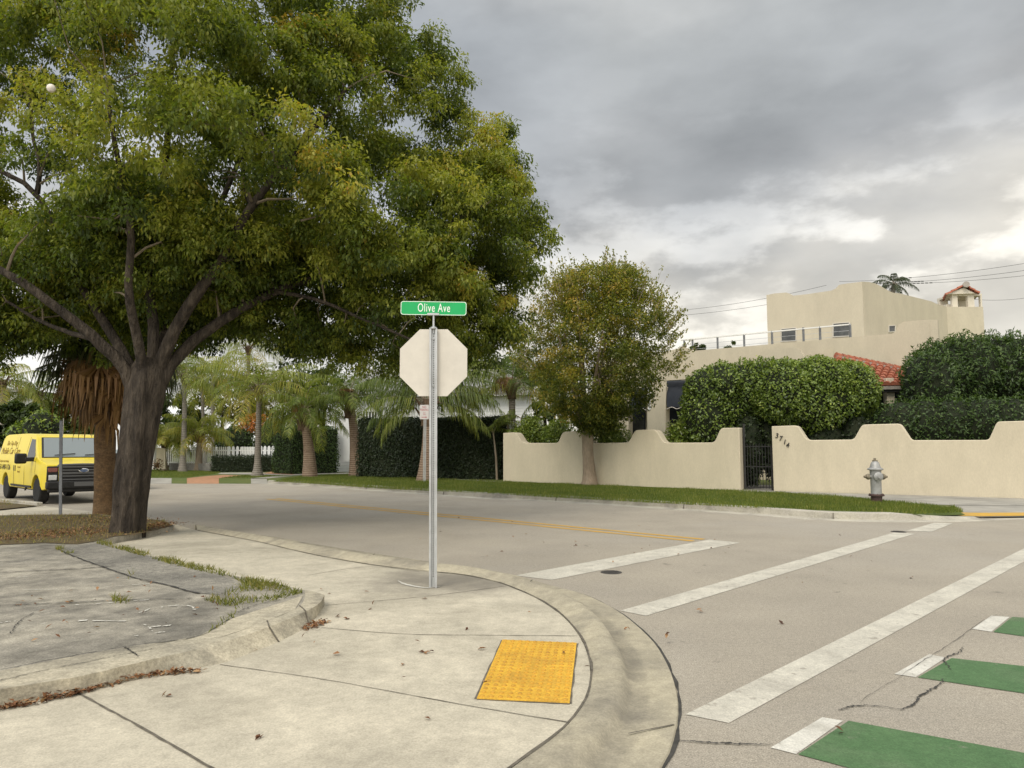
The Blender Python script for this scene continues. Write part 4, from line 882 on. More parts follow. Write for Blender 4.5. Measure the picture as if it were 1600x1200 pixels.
fence = thing('picket_fence', G(330, 736, ZV) + Vector((0, 3, 0)), 'white wooden picket fence behind the row of palms', 'fence')
fA, fB, fC = P(254, 703, 50.5), P(357, 703, 48.6), P(462, 703, 47.4)
for p in (fA, fB, fC): p.z = ZV
def pickets(mb, A, B, n, w, zb, zt, dog=True):
    d = (B - A).normalized()
    for i in range(n):
        p = A.lerp(B, (i + .5) / n); h = zt - zb; r = w / 2
        poly = [p + d * -r + Vector((0, 0, zb)), p + d * r + Vector((0, 0, zb)), p + d * r + Vector((0, 0, zt - r * 1.2)), p + d * r * .5 + Vector((0, 0, zt - r * .3)), p + Vector((0, 0, zt)), p - d * r * .5 + Vector((0, 0, zt - r * .3)), p - d * r + Vector((0, 0, zt - r * 1.2))]
        mb.prism(poly, Vector((d.y, -d.x, 0)) * .025)
zt = P(300, 698, 49.5).z - ZV
sA, sB = P(782, 703, 35.3), P(850, 703, 34.6); sA.z = sB.z = ZV
mb = MB(); pickets(mb, sA, sB, 15, .11, .3, P(815, 657, 35).z - ZV); mb.build('pickets', M_WHT, CORNER_FENCE, smooth=False)
mb = MB()
for z_ in (.7, 2.2): mb.bar(sA + Vector((0, .05, z_)), sB + Vector((0, .05, z_)), .05, .09); 
mb.bar(sA + Vector((.1, .1, 0)), sA + Vector((.1, .1, 2.5)), .1); mb.bar(sB + Vector((-.1, .1, 0)), sB + Vector((-.1, .1, 2.5)), .1); mb.build('fence_frame', M_WHT, CORNER_FENCE, smooth=False)
mb = MB(); pickets(mb, fA, fB, 34, .085, .35, zt); mb.build('narrow_pickets', M_PICK, fence, smooth=False)
mb = MB(); pickets(mb, fB.lerp(fC, .18), fB.lerp(fC, .42), 10, .085, .4, zt); mb.build('narrow_pickets', M_PICK, fence, smooth=False)
mb = MB(); pickets(mb, fB - (fC - fB).normalized() * .1, fB.lerp(fC, .17), 3, .2, .5, zt + .04); mb.build('wide_pickets', M_WHT, fence, smooth=False)
mb = MB(); pickets(mb, fB.lerp(fC, .46), fC, 9, .21, .5, zt + .06); mb.build('wide_pickets', M_WHT, fence, smooth=False)
mb = MB()
for a, b in ((fA, fB), (fB, fC)):
    bk = Vector((0, .05, 0))
    for z in (.55, zt - .25): mb.bar(a + bk + Vector((0, 0, z)), b + bk + Vector((0, 0, z)), .06, .09)
mb.build('fence_rails', M_PICK, fence, smooth=False)
mb = MB()
for t in (0, .33, .66, 1.0): mb = MB(); mb.bar(fA.lerp(fB, t) + Vector((0, .1, 0)), fA.lerp(fB, t) + Vector((0, .1, zt - .05)), .1); mb.build('fence_post', M_PICK, fence, smooth=False)
mb = MB(); mb.prism([G(264, 735.3, ZV), G(332, 736.6, ZV), G(332, 736.6, ZV) + Vector((0, 0, .5)), G(264, 735.3, ZV) + Vector((0, 0, .5))], (0, .4, 0)); tag(mb.build('stone_wall', M_STONE, None, bevel=.04), 'low grey stone retaining wall under the picket fence', 'wall')
mb = MB(); mb.box(P(241, 703, 47) + Vector((0, 0, .35)), (.18, .3, 3.2)); gp = mb.build('white_gatepost', M_WHT, None, bevel=.02)
tag(gp, 'white post at the left end of the picket fence beside the big trunk', 'post')
mb = MB(); mb.prism([P(244, 699, 47.6), P(258, 701, 47.6), P(258, 733, 47.6), P(244, 733, 47.6)], (0, .15, 0)); tag(mb.build('low_wall', M_STUC, None, smooth=False), 'short beige wall panel between the white post and the picket fence', 'wall')
shrub('shrub', 'small reddish shrub at the foot of the short beige wall panel', 'shrub', [E(236, 256, 716, 736, 46.3, .4)], 120, .12, .06, L_DEAD, .2, None, .2, .4, core=False)
# ------------------------------------------------------------------ palms
def frond(lb, mbr, c, az, el, L, droop, LL, n, tint, tvar=.08, hang=.6, w=.035, twist=0.0, start=.16, rr=.022):
    K = 16; pts = [np.array(c, float)]; T = []
    for i in range(K):
        e = el - droop * ((i + .5) / K) ** 1.3; d = np.array([math.sin(az) * math.cos(e), math.cos(az) * math.cos(e), math.sin(e)]); T.append(d); pts.append(pts[-1] + d * L / K)
    T.append(T[-1]); pts = np.array(pts); T = np.array(T)
    if mbr is not None: mbr.tube([Vector(p) for p in pts[::3]] , [rr * (1 - .8 * i / 5) for i in range(len(pts[::3]))], 5)
    s = np.linspace(start, .99, n); f = s * K; i = np.minimum(f.astype(int), K - 1); fr = (f - i)[:, None]
    b = pts[i] * (1 - fr) + pts[i + 1] * fr; t = T[i]
    sd = np.array([math.cos(az), -math.sin(az), 0.0])
    prof = np.sin(np.pi * (.12 + .84 * s)) ** .6
    for sg in (-1, 1):
        l = LL * prof * RNG.uniform(.8, 1.1, n)
        d1 = sd * sg * .85 + t * .55 + np.array([0, 0, -.15]) + RNG.normal(size=(n, 3)) * .10; d1 /= np.linalg.norm(d1, axis=1, keepdims=True)
        d2 = d1 * (1 - hang) + np.array([0, 0, -1.0]) * hang * 1.3; d2 /= np.linalg.norm(d2, axis=1, keepdims=True)
        m = b + d1 * (l * .42)[:, None]; e = m + d2 * (l * .58)[:, None]; ww = w * RNG.uniform(.7, 1.2, n)[:, None]
        tt = t * .9 + RNG.normal(size=(n, 3)) * .2
        tn = np.clip(tint + RNG.normal(size=n) * tvar, 0, 1)
        lb.quads(np.stack([b - tt * ww * .4, b + tt * ww * .4, m + tt * ww * .6, m - tt * ww * .6], 1), tn)
        lb.quads(np.stack([m - tt * ww * .6, m + tt * ww * .6, e + tt * ww * .1, e - tt * ww * .1], 1), np.clip(tn + .05, 0, 1))
def coco(label, base, top, r0, r1, mat, n, L, LL, tint, name='coconut_palm', els=(-.25, 1.15), droop=1.5, dead=0, boots=True, group='palms along the far verge', azs=None, flare=1.5, tv=.12, leafmat_=None, boot_len=.5):
    base = Vector(base); top = Vector(top); t = thing(name, base, label, 'palm tree', group)
    mb = MB(); K = 12; path = []; rad = []
    bend = Vector((random.uniform(-.12, .12), 0, 0))
    for i in range(K + 1):
        f = i / K; path.append(base.lerp(top, f) + bend * math.sin(math.pi * f)); rad.append((r1 + (r0 - r1) * (1 - f) ** 1.6) * (1 + (flare - 1) * max(0, 1 - f * 7) ** 2))
    path[0] = path[0] - Vector((0, 0, .05)); mb.tube(path, rad, 12); mb.build('trunk', mat, t)
    lb = LB(); rb = MB()
    for k in range(n):
        az = azs[k % len(azs)] + random.uniform(-.15, .15) if azs else k * 2.39996 + random.uniform(-.2, .2)
        el = els[0] + (els[1] - els[0]) * ((k + .5) / n) + random.uniform(-.1, .1)
        frond(lb, rb, top + Vector((0, 0, .1)), az, el, L * random.uniform(.85, 1.1), droop * random.uniform(.8, 1.15), LL, 46, tint + random.uniform(-tv, tv) + (.12 if el < .1 else 0))
    lb.build('fronds', leafmat_ or L_PALM, t); rb.build('frond_stems', M_CBARK, t)
    if boots:
        mb = MB()
        for k in range(9):
            az = k * 2.4; d = Vector((math.sin(az), math.cos(az), 0)); p = top - Vector((0, 0, boot_len * (1 - k / 12))) + d * r1 * .8; mb.tube([p, p + d * .14 + Vector((0, 0, .35)), p + d * .42 + Vector((0, 0, .7))], [r1 * .5, r1 * .34, .03], 6)
        mb.tube([top - Vector((0, 0, boot_len)), top + Vector((0, 0, .25))], [r1 * 1.35, r1 * .9], 10); mb.build('leaf_bases', M_BOOT, t)
    if dead:
        lb = LB()
        for k in range(dead):
            frond(lb, None, top + Vector((0, 0, .35)), -2.9 + k * 3.2 / max(dead - 1, 1) + random.uniform(-.2, .2), .75, L * .36, 3.0, LL * .75, 34, .62, .15, .75, .03, start=.1)
        lb.build('dead_fronds', L_DEAD, t)
    return t
def pt(px, py, base): return P(px, py, base.y)
b = G(484, 745, ZV); coco('thick tan ringed palm trunk at the left end of the grass verge', b, pt(473, 646, b), .40, .19, M_TBARK, 24, 2.9, .85, .40, els=(-.2, 1.25), dead=1, flare=1.05, boot_len=.9)
b = G(557, 744, ZV); coco('thick tan palm with a drooping brown dead frond, left of the tall hedge', b, pt(546, 622, b), .41, .19, M_TBARK, 24, 2.8, .85, .33, els=(-.25, 1.25), dead=6, flare=1.05, boot_len=1.1)
b = G(665, 751, ZV); coco('brown palm trunk behind the no parking sign and in front of the tall hedge', b, pt(668, 632, b), .42, .22, M_TBARK, 26, 3.5, 1.15, .32, els=(-.1, 1.2), droop=1.3, azs=[-1.75, 1.75, -1.3, 1.3, -.8, .8, 0, -1.6, 1.6], dead=0, flare=1.1, boot_len=1.0)
b = G(402, 744, ZV); coco('slim grey palm trunk standing on the small grass island', b, pt(405, 612, b), .19, .13, M_PBARK, 26, 3.6, 1.0, .52, els=(-.35, 1.2), flare=2.0, droop=1.4)
b = G(310, 736, ZV); coco('short stout palm with bright yellow green fronds in front of the fence', b, pt(312, 680, b), .27, .17, M_CBARK, 24, 2.7, .85, .58, els=(-.1, 1.3), flare=1.3)
b = G(258, 736, ZV); coco('short palm just right of the big dark trunk', b, pt(257, 690, b), .24, .15, M_CBARK, 22, 2.4, .8, .58, els=(0, 1.3), flare=1.2)
b = G(285, 737, ZV); coco('slim grey palm trunk between the two short palms', b, pt(288, 590, b), .2, .13, M_PBARK, 24, 3.6, 1.0, .45, els=(-.3, 1.2), flare=1.6)
b = P(337, 703, 55); b.z = ZV; coco('pale palm trunk behind the fence, right one of two', b, pt(333, 585, b), .16, .12, M_PBARK, 16, 3.6, 1.0, .62, els=(-.3, 1.2), boots=False)
b = P(322, 703, 56); b.z = ZV; coco('pale palm trunk behind the fence, left one of two', b, pt(316, 600, b), .15, .11, M_PBARK, 14, 3.2, .9, .5, els=(-.3, 1.2), boots=False)
b = P(392, 703, 57); b.z = ZV; coco('tall palm whose light green crown shows through the gap of the big tree', b, pt(388, 545, b), .17, .13, M_PBARK, 18, 4.0, 1.1, .55, els=(-.3, 1.3))
b = P(803, 703, 35.5); b.z = ZV
coco('arching palm with green and browning fronds behind the left end of the cream wall', b, pt(800, 608, b), .22, .16, M_PBARK, 20, 4.0, 1.15, .42, els=(.0, 1.3), dead=5, azs=[-1.5, 1.4, -2.4, 2.4, -.8, .7, 3.0, 0.1, -1.9, 1.9], tv=.3)
b = P(792, 703, 34.5); b.z = ZV
t = thing('palm_clump', b, 'clump of slim pale palm stems at the left end of the cream wall', 'palm tree', 'palms along the far verge'); mb = MB(); lb = LB(); rb = MB()
for k in range(9):
    p = b + Vector((random.uniform(-.5, .9), random.uniform(-.3, .3), 0)); q = p + Vector((random.uniform(-.25, .25), 0, random.uniform(2.0, 3.0))); mb.tube([p, p.lerp(q, .5) + Vector((.04, 0, 0)), q], [.055, .05, .035], 7)
    for j in range(3): frond(lb, rb, q, random.uniform(0, 6.28), random.uniform(.3, 1.3), random.uniform(.9, 1.5), 1.2, .4, 26, .38, rr=.014)
mb.build('stems', M_CBARK, t); lb.build('fronds', L_PALM, t); rb.build('frond_stems', M_CBARK, t)
b = P(1392, 703, 58); b.z = ZV; coco('lone wind blown palm head sticking up behind the house roof', b, pt(1396, 446, b), .2, .16, M_PBARK, 14, 1.9, .6, .2, els=(-.6, 1.3), boots=False, group='palms behind the houses', leafmat_=L_SABAL)
b = P(58, 703, 44); b.z = ZV; coco('green palm far behind the yellow van roof', b, pt(58, 618, b), .2, .15, M_PBARK, 16, 2.6, .8, .42, els=(-.4, 1.2), group='palms behind the houses')
b = P(8, 703, 42); b.z = ZV; coco('yellow green palm at the left edge behind the van', b, pt(2, 600, b), .2, .15, M_PBARK, 16, 3.0, .9, .55, els=(-.5, 1.2), group='palms behind the houses')
# sabal palm with its skirt of dead fans
def fan(lb, mbr, c, az, el, pet, blade, tint, droop, nseg=22, hang=.5, w=.05):
    d = np.array([math.sin(az) * math.cos(el), math.cos(az) * math.cos(el), math.sin(el)]); c = np.array(c, float); h = c + d * pet + np.array([0, 0, -.12 * pet])
    if mbr is not None: mbr.tube([Vector(c), Vector(c + d * pet * .5), Vector(h)], [.03, .022, .016], 5)
    sd = np.array([math.cos(az), -math.sin(az), 0.0]); d2 = d + np.array([0, 0, -droop]); d2 /= np.linalg.norm(d2)
    a = np.linspace(-1.75, 1.75, nseg) + RNG.normal(size=nseg) * .05
    dd = np.cos(a)[:, None] * d2 + np.sin(a)[:, None] * sd; dd[:, 2] -= .15 * np.abs(a); dd /= np.linalg.norm(dd, axis=1, keepdims=True)
    l = blade * (1 - .22 * (np.abs(a) / 1.75) ** 2) * RNG.uniform(.85, 1.08, nseg)
    b = np.repeat(h[None], nseg, 0); m = b + dd * (l * .55)[:, None]; d3 = dd * (1 - hang) + np.array([0, 0, -hang * 1.3]); d3 /= np.linalg.norm(d3, axis=1, keepdims=True); e = m + d3 * (l * .5)[:, None]
    sg = np.cross(dd, np.cross(sd, d2)); sg /= np.linalg.norm(sg, axis=1, keepdims=True) + 1e-9; ww = w * RNG.uniform(.8, 1.2, nseg)[:, None]; tn = np.clip(tint + RNG.normal(size=nseg) * .1, 0, 1)
    lb.quads(np.stack([b - sg * ww * .2, b + sg * ww * .2, m + sg * ww * .6, m - sg * ww * .6], 1), tn); lb.quads(np.stack([m - sg * ww * .6, m + sg * ww * .6, e + sg * ww * .08, e - sg * ww * .08], 1), tn + .04)
sb = G(163, 802, ZL); st = P(165, 570, sb.y)
t = thing('sabal_palm', sb, 'sabal palm with a shaggy brown skirt of dead fans beside the big trunk', 'palm tree')
mb = MB(); K = 14; mb.tube([sb.lerp(st, i / K) + Vector((0, 0, -.05 if i == 0 else 0)) for i in range(K + 1)], [.215 * (1.12 if i == 0 else 1) * (1 + .03 * math.sin(i * 2.1)) for i in range(K + 1)], 14, wob=.03); mb.build('trunk', M_SBARK, t)
lb = LB(); rb = MB()
for k in range(42):
    az = k * 2.4 + .3; sh = .55 if math.cos(az) < -.35 else 1.0
    fan(lb, rb, st + Vector((0, 0, .1)), az, (.45 if sh < 1 else -.1) + 1.1 * k / 42 + random.uniform(-.1, .1), random.uniform(.85, 1.3) * sh, random.uniform(.75, 1.05) * (.6 + .4 * sh), .42 + random.uniform(-.15, .2), .6, 34, hang=.7, w=.04)
lb.build('fronds', L_SABAL, t); rb.build('frond_stems', M_BOOT, t)
lb = LB(); db = MB()
for k in range(70):
    fan(lb, db, st + Vector((0, 0, .1 - .55 * random.random())), k * 2.4, random.uniform(-1.0, .55), random.uniform(.25, .85), random.uniform(.6, 1.05), random.uniform(.1, 1.0), random.uniform(1.0, 2.6), 15, random.uniform(.7, .95), .05)
lb.build('dead_fronds', L_DEAD, t); db.build('dead_frond_stems', M_CBARK, t)

# ------------------------------------------------------------------ the big tree
TY = G(197, 831, ZL).y
t = thing('mahogany_tree', G(197, 831, ZL), 'huge spreading leafy tree with a dark ridged trunk on the left', 'tree')
mb = MB(); limbs = []
def limb(pts, r0, r1, seg=12, n=14, wob=.06):
    r0 *= .54; r1 *= .5
    path = smooth_path([P(*p) for p in pts], n)
    for i in range(1, n): path[i] += Vector((random.uniform(-1, 1), random.uniform(-1, 1), random.uniform(-1, 1))) * r0 * .12
    rad = [r0 + (r1 - r0) * (i / (n - 1)) ** .8 for i in range(n)]
    mb.tube(path, rad, seg, wob=wob); limbs.extend(zip(path, rad))
K = 16; tr = smooth_path([P(x, y, TY + dy) for x, y, dy in ((197, 838, 0), (202, 800, 0), (208, 740, 0), (217, 680, 0), (226, 630, .05), (231, 590, .05), (233, 560, .05))], K)
trad = [.28, .27, .265, .265, .28, .275, .27, .27, .275, .28, .29, .30, .31, .31, .27, .18]
vs0 = len(mb.v); mb.tube(tr, trad, 28)
for j in range(vs0, len(mb.v)):        # buttressed, slightly fluted trunk
    v = Vector(mb.v[j]); i = min((j - vs0) // 28, K - 1); c = tr[i]; a = math.atan2(v.y - c.y, v.x - c.x); z = (i / K)
    f = 1 + .07 * math.sin(a * 5 + z * 3) + .05 * math.sin(a * 9 + z * 7 + 1) + (.08 * max(0, math.sin(a * 3 + 1)) * max(0, 1 - z * 5))
    mb.v[j] = tuple(c + (v - c) * f)
Y0 = TY + .05
limb([(214, 622, Y0), (190, 570, Y0 - .2), (150, 530, Y0 - .4), (100, 490, Y0 - .6), (40, 445, Y0 - .8), (-40, 400, Y0 - 1)], .24, .10)
limb([(150, 530, Y0 - .4), (110, 520, Y0), (60, 500, Y0 + .3), (10, 470, Y0 + .5)], .10, .05, 8)
limb([(220, 605, Y0), (185, 540, Y0 + .2), (140, 470, Y0 + .4), (108, 410, Y0 + .4), (85, 350, Y0 + .3), (58, 302, Y0 + .2), (20, 275, Y0), (-30, 262, Y0)], .2, .07)
limb([(58, 302, Y0 + .2), (62, 260, Y0 + .2), (52, 215, Y0 + .3), (45, 150, Y0 + .3)], .09, .04, 8)
limb([(228, 600, Y0 - .1), (215, 530, Y0 - .4), (200, 450, Y0 - .8), (205, 370, Y0 - 1), (190, 280, Y0 - 1.3), (170, 160, Y0 - 1.5)], .18, .06)
limb([(236, 590, Y0), (240, 510, Y0 + .1), (232, 430, Y0 + .2), (250, 330, Y0), (262, 200, Y0), (270, 60, Y0)], .2, .07)
limb([(240, 600, Y0), (262, 540, Y0), (300, 470, Y0 - .2), (350, 400, Y0 - .3), (395, 320, Y0 - .3), (460, 240, Y0 - .2), (540, 140, Y0)], .24, .08)
limb([(395, 320, Y0 - .3), (380, 290, Y0), (385, 230, Y0), (400, 140, Y0)], .10, .05, 8)
limb([(244, 612, Y0), (280, 555, Y0 + .2), (340, 505, Y0 + .4), (430, 455, Y0 + .7), (540, 420, Y0 + 1), (660, 370, Y0 + 1.2), (760, 320, Y0 + 1.2)], .22, .06)
limb([(430, 455, Y0 + .7), (500, 470, Y0 + .4), (570, 500, Y0 + .2), (640, 530, Y0)], .08, .04, 8)
limb([(236, 600, Y0 + .2), (262, 500, Y0 + 1.2), (310, 390, Y0 + 2.2), (370, 260, Y0 + 3), (420, 120, Y0 + 3.4)], .2, .07)
POLY = [(-130, -380), (540, -380), (600, -140), (645, -20), (660, 10), (705, 50), (738, 88), (772, 122), (796, 170), (806, 240), (828, 282), (852, 338), (850, 392), (822, 440), (812, 500), (790, 560), (720, 580), (650, 585), (612, 588), (560, 580), (490, 572), (440, 545), (400, 520), (370, 515), (320, 535), (282, 540), (200, 535), (130, 525), (60, 540), (0, 550), (-130, 550)]
def inpoly(x, y):
    c = False; j = len(POLY) - 1
    for i in range(len(POLY)):
        (xi, yi), (xj, yj) = POLY[i], POLY[j]
        if (yi > y) != (yj > y) and x < (xj - xi) * (y - yi) / (yj - yi) + xi: c = not c
        j = i
    return c
def edge(x, y):
    best = 1e9
    for (x0, y0), (x1, y1) in zip(POLY, POLY[1:] + POLY[:1]):
        dx, dy = x1 - x0, y1 - y0; u = max(0, min(1, ((x - x0) * dx + (y - y0) * dy) / (dx * dx + dy * dy + 1e-9))); best = min(best, math.hypot(x - x0 - u * dx, y - y0 - u * dy))
    return best
HOLES = [(28, 270, 26), (98, 296, 30), (60, 290, 20), (25, 345, 32), (395, 262, 24), (350, 322, 22), (108, 398, 18), (20, 455, 26), (215, 130, 12), (140, 185, 14), (255, 285, 16), (470, 300, 14), (620, 330, 16), (655, 190, 12), (585, 305, 14), (700, 345, 16), (760, 300, 14), (45, 200, 16), (12, 95, 14), (240, 65, 12)]
CL = []; CT = []
nb_ = 0
while nb_ < 1040:
    x, y = random.uniform(-120, 870), random.uniform(-370, 615)
    k_ = random.random()
    if k_ < .16: x, y = random.uniform(380, 865), random.uniform(230, 615)
    elif k_ < .44: x, y = random.uniform(-80, 420), random.uniform(280, 545)
    if not inpoly(x, y): continue
    e = edge(x, y)
    if e < 8 or (e < 30 and random.random() < .25): continue
    if any(math.hypot(x - hx, y - hy) < hr * 1.0 + 14 for hx, hy, hr in HOLES): continue
    half = min(4.8, .5 + e / F * 14 * .95)
    u = random.uniform(-1, 1); u = math.copysign(abs(u) ** .5, u)
    if y > 430 and u < 0: u *= max(.6, 1 - (y - 430) / 300)
    Y = 14.4 + u * half + max(0, (x - 450) / 400) * 1.2
    p = P(x, y, Y); nb_ += 1
    tone = .43 - u * .14 + max(0, 7 - p.z) * -.03 + random.gauss(0, .13) + (.2 if random.random() < .04 else 0)  # light painted into the tint: paler in front, darker low and deep
    rb_ = random.uniform(.35, .85) * (.75 if e < 40 else 1); ax = Vector((p.x + 6.5, p.y - 14.4, 0)); ax = ax.normalized() if ax.length > .1 else Vector((1, 0, 0))
    for j in range(int(4 + 9 * rb_)):
        o = Vector(tuple(rdirs(1)[0])) * random.random() ** .5 * rb_; o.z *= .85
        o.z -= max(0, o.dot(ax)) * .6; q = p + o
        CL.append(tuple(q)); CT.append(tone + o.z / rb_ * .16 + random.gauss(0, .05))  # bough tops tinted paler and undersides darker, as if lit from above
CL = np.array(CL); lb = LB()
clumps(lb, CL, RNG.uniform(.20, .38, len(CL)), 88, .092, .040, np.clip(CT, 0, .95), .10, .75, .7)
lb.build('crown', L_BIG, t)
tw = MB(); LP = np.array([tuple(p) for p, r in limbs])
used = {}
for c in CL[::5]:
    d = LP - c; dist = np.linalg.norm(d, axis=1) + np.maximum(0, LP[:, 2] - c[2]) * .8; i = int(dist.argmin()); a = Vector(LP[i]); b_ = Vector(c)
    if (b_ - a).length > 1.7 or used.get(i // 2, 0) > 1: continue
    used[i // 2] = used.get(i // 2, 0) + 1
    m = a.lerp(b_, .5) + Vector((random.uniform(-.2, .2), random.uniform(-.2, .2), random.uniform(-.05, .3))); r = min(limbs[i][1] * .5, .016 + .012 * (b_ - a).length)
    tw.tube([a, a.lerp(m, .5) + Vector((0, 0, .05)), m, m.lerp(b_, .5), b_], [r, r * .85, r * .65, r * .45, .006], 5)
for x, y, x2, y2, Y in ((252, 300, 268, 330, 12.5), (180, 345, 174, 408, 12.3), (250, 240, 258, 275, 11.5), (640, 285, 705, 300, 15), (560, 235, 578, 262, 15), (350, 430, 372, 455, 12.5), (470, 345, 520, 330, 12)):
    tw.tube([P(x, y, Y), P((x + x2) / 2 + 3, (y + y2) / 2, Y), P(x2, y2, Y)], [.018, .013, .006], 5)
mb.build('trunk', M_BARK, t, angle=60); tw.build('branches_or_dark_core', M_TWIG, t)
mb = MB(); c = P(80, 138, 10.2); mb.lathe([(.001, -.058), (.035, -.05), (.056, -.025), (.062, 0), (.056, .028), (.036, .05), (.012, .062), (.001, .066)], c, 18)
tag(mb.build('hanging_ball', M_BALL, None), 'small pale round ball caught among the leaves of the huge tree', 'ball')

# ------------------------------------------------------------------ crape myrtle
cb = G(921, 758, ZV); CYY = cb.y
t = thing('crape_myrtle', cb, 'small vase shaped tree with rusty green leaves on the grass before the wall', 'tree')
mb = MB(); mb.tube(smooth_path([P(921, 762, CYY), P(921, 745, CYY), P(919, 715, CYY), P(918, 685, CYY), P(919, 660, CYY)], 10), [.40, .31, .255, .235, .225, .22, .225, .24, .25, .24], 16, wob=.05)
cl = []
for k in range(15):
    a = k * 2.4; f = random.uniform(.35, 1)
    top = P(935 + math.cos(a) * 105 * f, random.uniform(440, 560), CYY + math.sin(a) * 2.4 * f); q = P(919 + math.cos(a) * 10, random.uniform(640, 680), CYY + math.sin(a) * .2)
    pth = smooth_path([q, q.lerp(top, .45) + Vector((0, 0, .15)), top], 8); r = random.uniform(.05, .11); mb.tube(pth, [r * (1 - .8 * i / 7) for i in range(8)], 7); cl.append(pth)
mb.build('trunk', M_CBARK, t)
C = []; T_ = []
def prof(y):      # half width in px of the crown at height y
    return np.interp(y, [412, 440, 480, 530, 580, 620, 650, 668], [46, 92, 120, 136, 136, 112, 66, 24]), np.interp(y, [412, 480, 560, 675], [945, 938, 937, 928])
while len(C) < 960:
    y = random.uniform(418, 676); w_, cx_ = prof(y); u = random.uniform(-1, 1); v = random.uniform(-1, 1)
    if u * u + v * v > 1 or False: continue
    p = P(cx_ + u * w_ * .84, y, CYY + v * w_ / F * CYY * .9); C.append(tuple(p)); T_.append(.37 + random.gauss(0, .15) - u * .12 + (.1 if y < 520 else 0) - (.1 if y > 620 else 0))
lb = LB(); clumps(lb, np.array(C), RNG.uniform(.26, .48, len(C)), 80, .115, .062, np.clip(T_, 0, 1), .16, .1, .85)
tw = MB()
for k in range(210):                      # upright leafy shoots along the top
    an = random.uniform(-1.75, 1.75); rr_ = random.uniform(.72, .95); Y = CYY + random.uniform(-1.8, 1.8); x = 937 + math.sin(an) * 132 * rr_; y0 = 565 - math.cos(an) * 140 * rr_; ln = random.uniform(25, 62)
    a = P(x, y0, Y); b_ = P(x + math.sin(an) * ln * .55 + random.uniform(-6, 6), y0 - ln * (.35 + .65 * max(0, math.cos(an))), Y); tw.tube([a, a.lerp(b_, .5), b_], [.014, .01, .004], 4)
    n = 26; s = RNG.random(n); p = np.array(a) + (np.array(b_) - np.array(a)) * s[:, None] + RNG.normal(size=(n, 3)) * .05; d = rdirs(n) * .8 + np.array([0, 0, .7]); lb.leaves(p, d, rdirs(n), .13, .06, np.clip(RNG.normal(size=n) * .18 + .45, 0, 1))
for pth in cl:
    for k in range(4):
        a = pth[random.randint(3, 7)]; c = Vector(C[random.randrange(len(C))])
        if (c - a).length < 2: tw.tube([a, a.lerp(c, .5) + Vector((0, 0, .08)), c], [.025, .016, .006], 5)
lb.build('crown', L_CRAPE, t); tw.build('branches_or_dark_core', M_CBARK, t)

# ------------------------------------------------------------------ vehicles
def side_body(mb_, prof, wf, planes_z, planes_x):
    me = bpy.data.meshes.new('t'); bm = bmesh.new()
    a = [bm.verts.new((x, -1, z)) for x, z in prof]; b = [bm.verts.new((x, 1, z)) for x, z in prof]; n = len(prof)
    bm.faces.new(a); bm.faces.new(b[::-1])
    for i in range(n): bm.faces.new((a[i], b[i], b[(i + 1) % n], a[(i + 1) % n]))
    for z in planes_z: bmesh.ops.bisect_plane(bm, geom=bm.verts[:] + bm.edges[:] + bm.faces[:], plane_co=(0, 0, z), plane_no=(0, 0, 1))
    for x in planes_x: bmesh.ops.bisect_plane(bm, geom=bm.verts[:] + bm.edges[:] + bm.faces[:], plane_co=(x, 0, 0), plane_no=(1, 0, 0))
    for v in bm.verts: v.co.y *= wf(v.co.x, v.co.z)
    bm.verts.index_update(); mb_.add([tuple(v.co) for v in bm.verts], [tuple(v.index for v in f.verts) for f in bm.faces]); bm.free()
def arch(cx, cz, r, n=10, a0=0.0): return [(cx - r * math.cos(math.pi * i / n), cz + r * math.sin(math.pi * i / n)) for i in range(n + 1)]
def wheel(parent, x, y, r, w, side):
    MX = Matrix.Rotation(math.pi / 2, 4, 'X')
    o = bpy.data.objects.new('wheel', None); COL.objects.link(o); o.parent = parent; o.location = (x, y, r); o.empty_display_size = .1
    mb = MB(); mb.lathe([(r * .62, -w / 2), (r * .93, -w / 2), (r, -w * .36), (r, w * .36), (r * .93, w / 2), (r * .62, w / 2)], (0, 0, 0), 28, MX); mb.build('tyre', M_TYRE, o, local=True)
    mb = MB(); mb.lathe([(r * .64, -w * .42), (r * .60, -w * .46), (r * .5, -w * .3), (r * .22, -w * .34), (r * .18, -w * .44), (.01, -w * .45), (.01, w * .45), (r * .18, w * .44), (r * .22, w * .34), (r * .5, w * .3), (r * .60, w * .46), (r * .64, w * .42)], (0, 0, 0), 24, MX); mb.build('rim', M_RIM, o, local=True)
def local(mb, name, mat, parent, **k): return mb.build(name, mat, parent, local=True, **k)
vf, vr = G(62, 787, 0), G(12, 778, 0); vax = (vf - vr); vax.z = 0; vax.normalize()
vrz = math.atan2(vax.y, vax.x)
vl = Vector((-vax.y, vax.x, 0))
vc = vf - vax * 1.95 + vl * .86; vc.z = 0
van = thing('cargo_van', vc, 'bright yellow cargo van with black grille parked facing the viewer', 'van', None, vrz)
def vw(x, z):
    w = 1.0 if z < 1.15 else 1.0 - .17 * ((z - 1.15) / .9) ** 1.2
    if z < .55: w -= .05 * (.55 - z) / .2
    if x > 2.2: w -= .09 * ((x - 2.2) / .5) ** 1.6
    return w
vp = [(-2.68, .46)] + arch(-1.55, .40, .44) + arch(1.95, .40, .44) + [(2.62, .44), (2.68, .62), (2.70, 1.02), (2.66, 1.12), (2.50, 1.19), (2.02, 1.29), (1.72, 1.53), (1.24, 1.93), (1.12, 1.985), (.85, 2.03), (0, 2.055), (-2.2, 2.05), (-2.5, 2.0), (-2.62, 1.85), (-2.70, 1.2)]
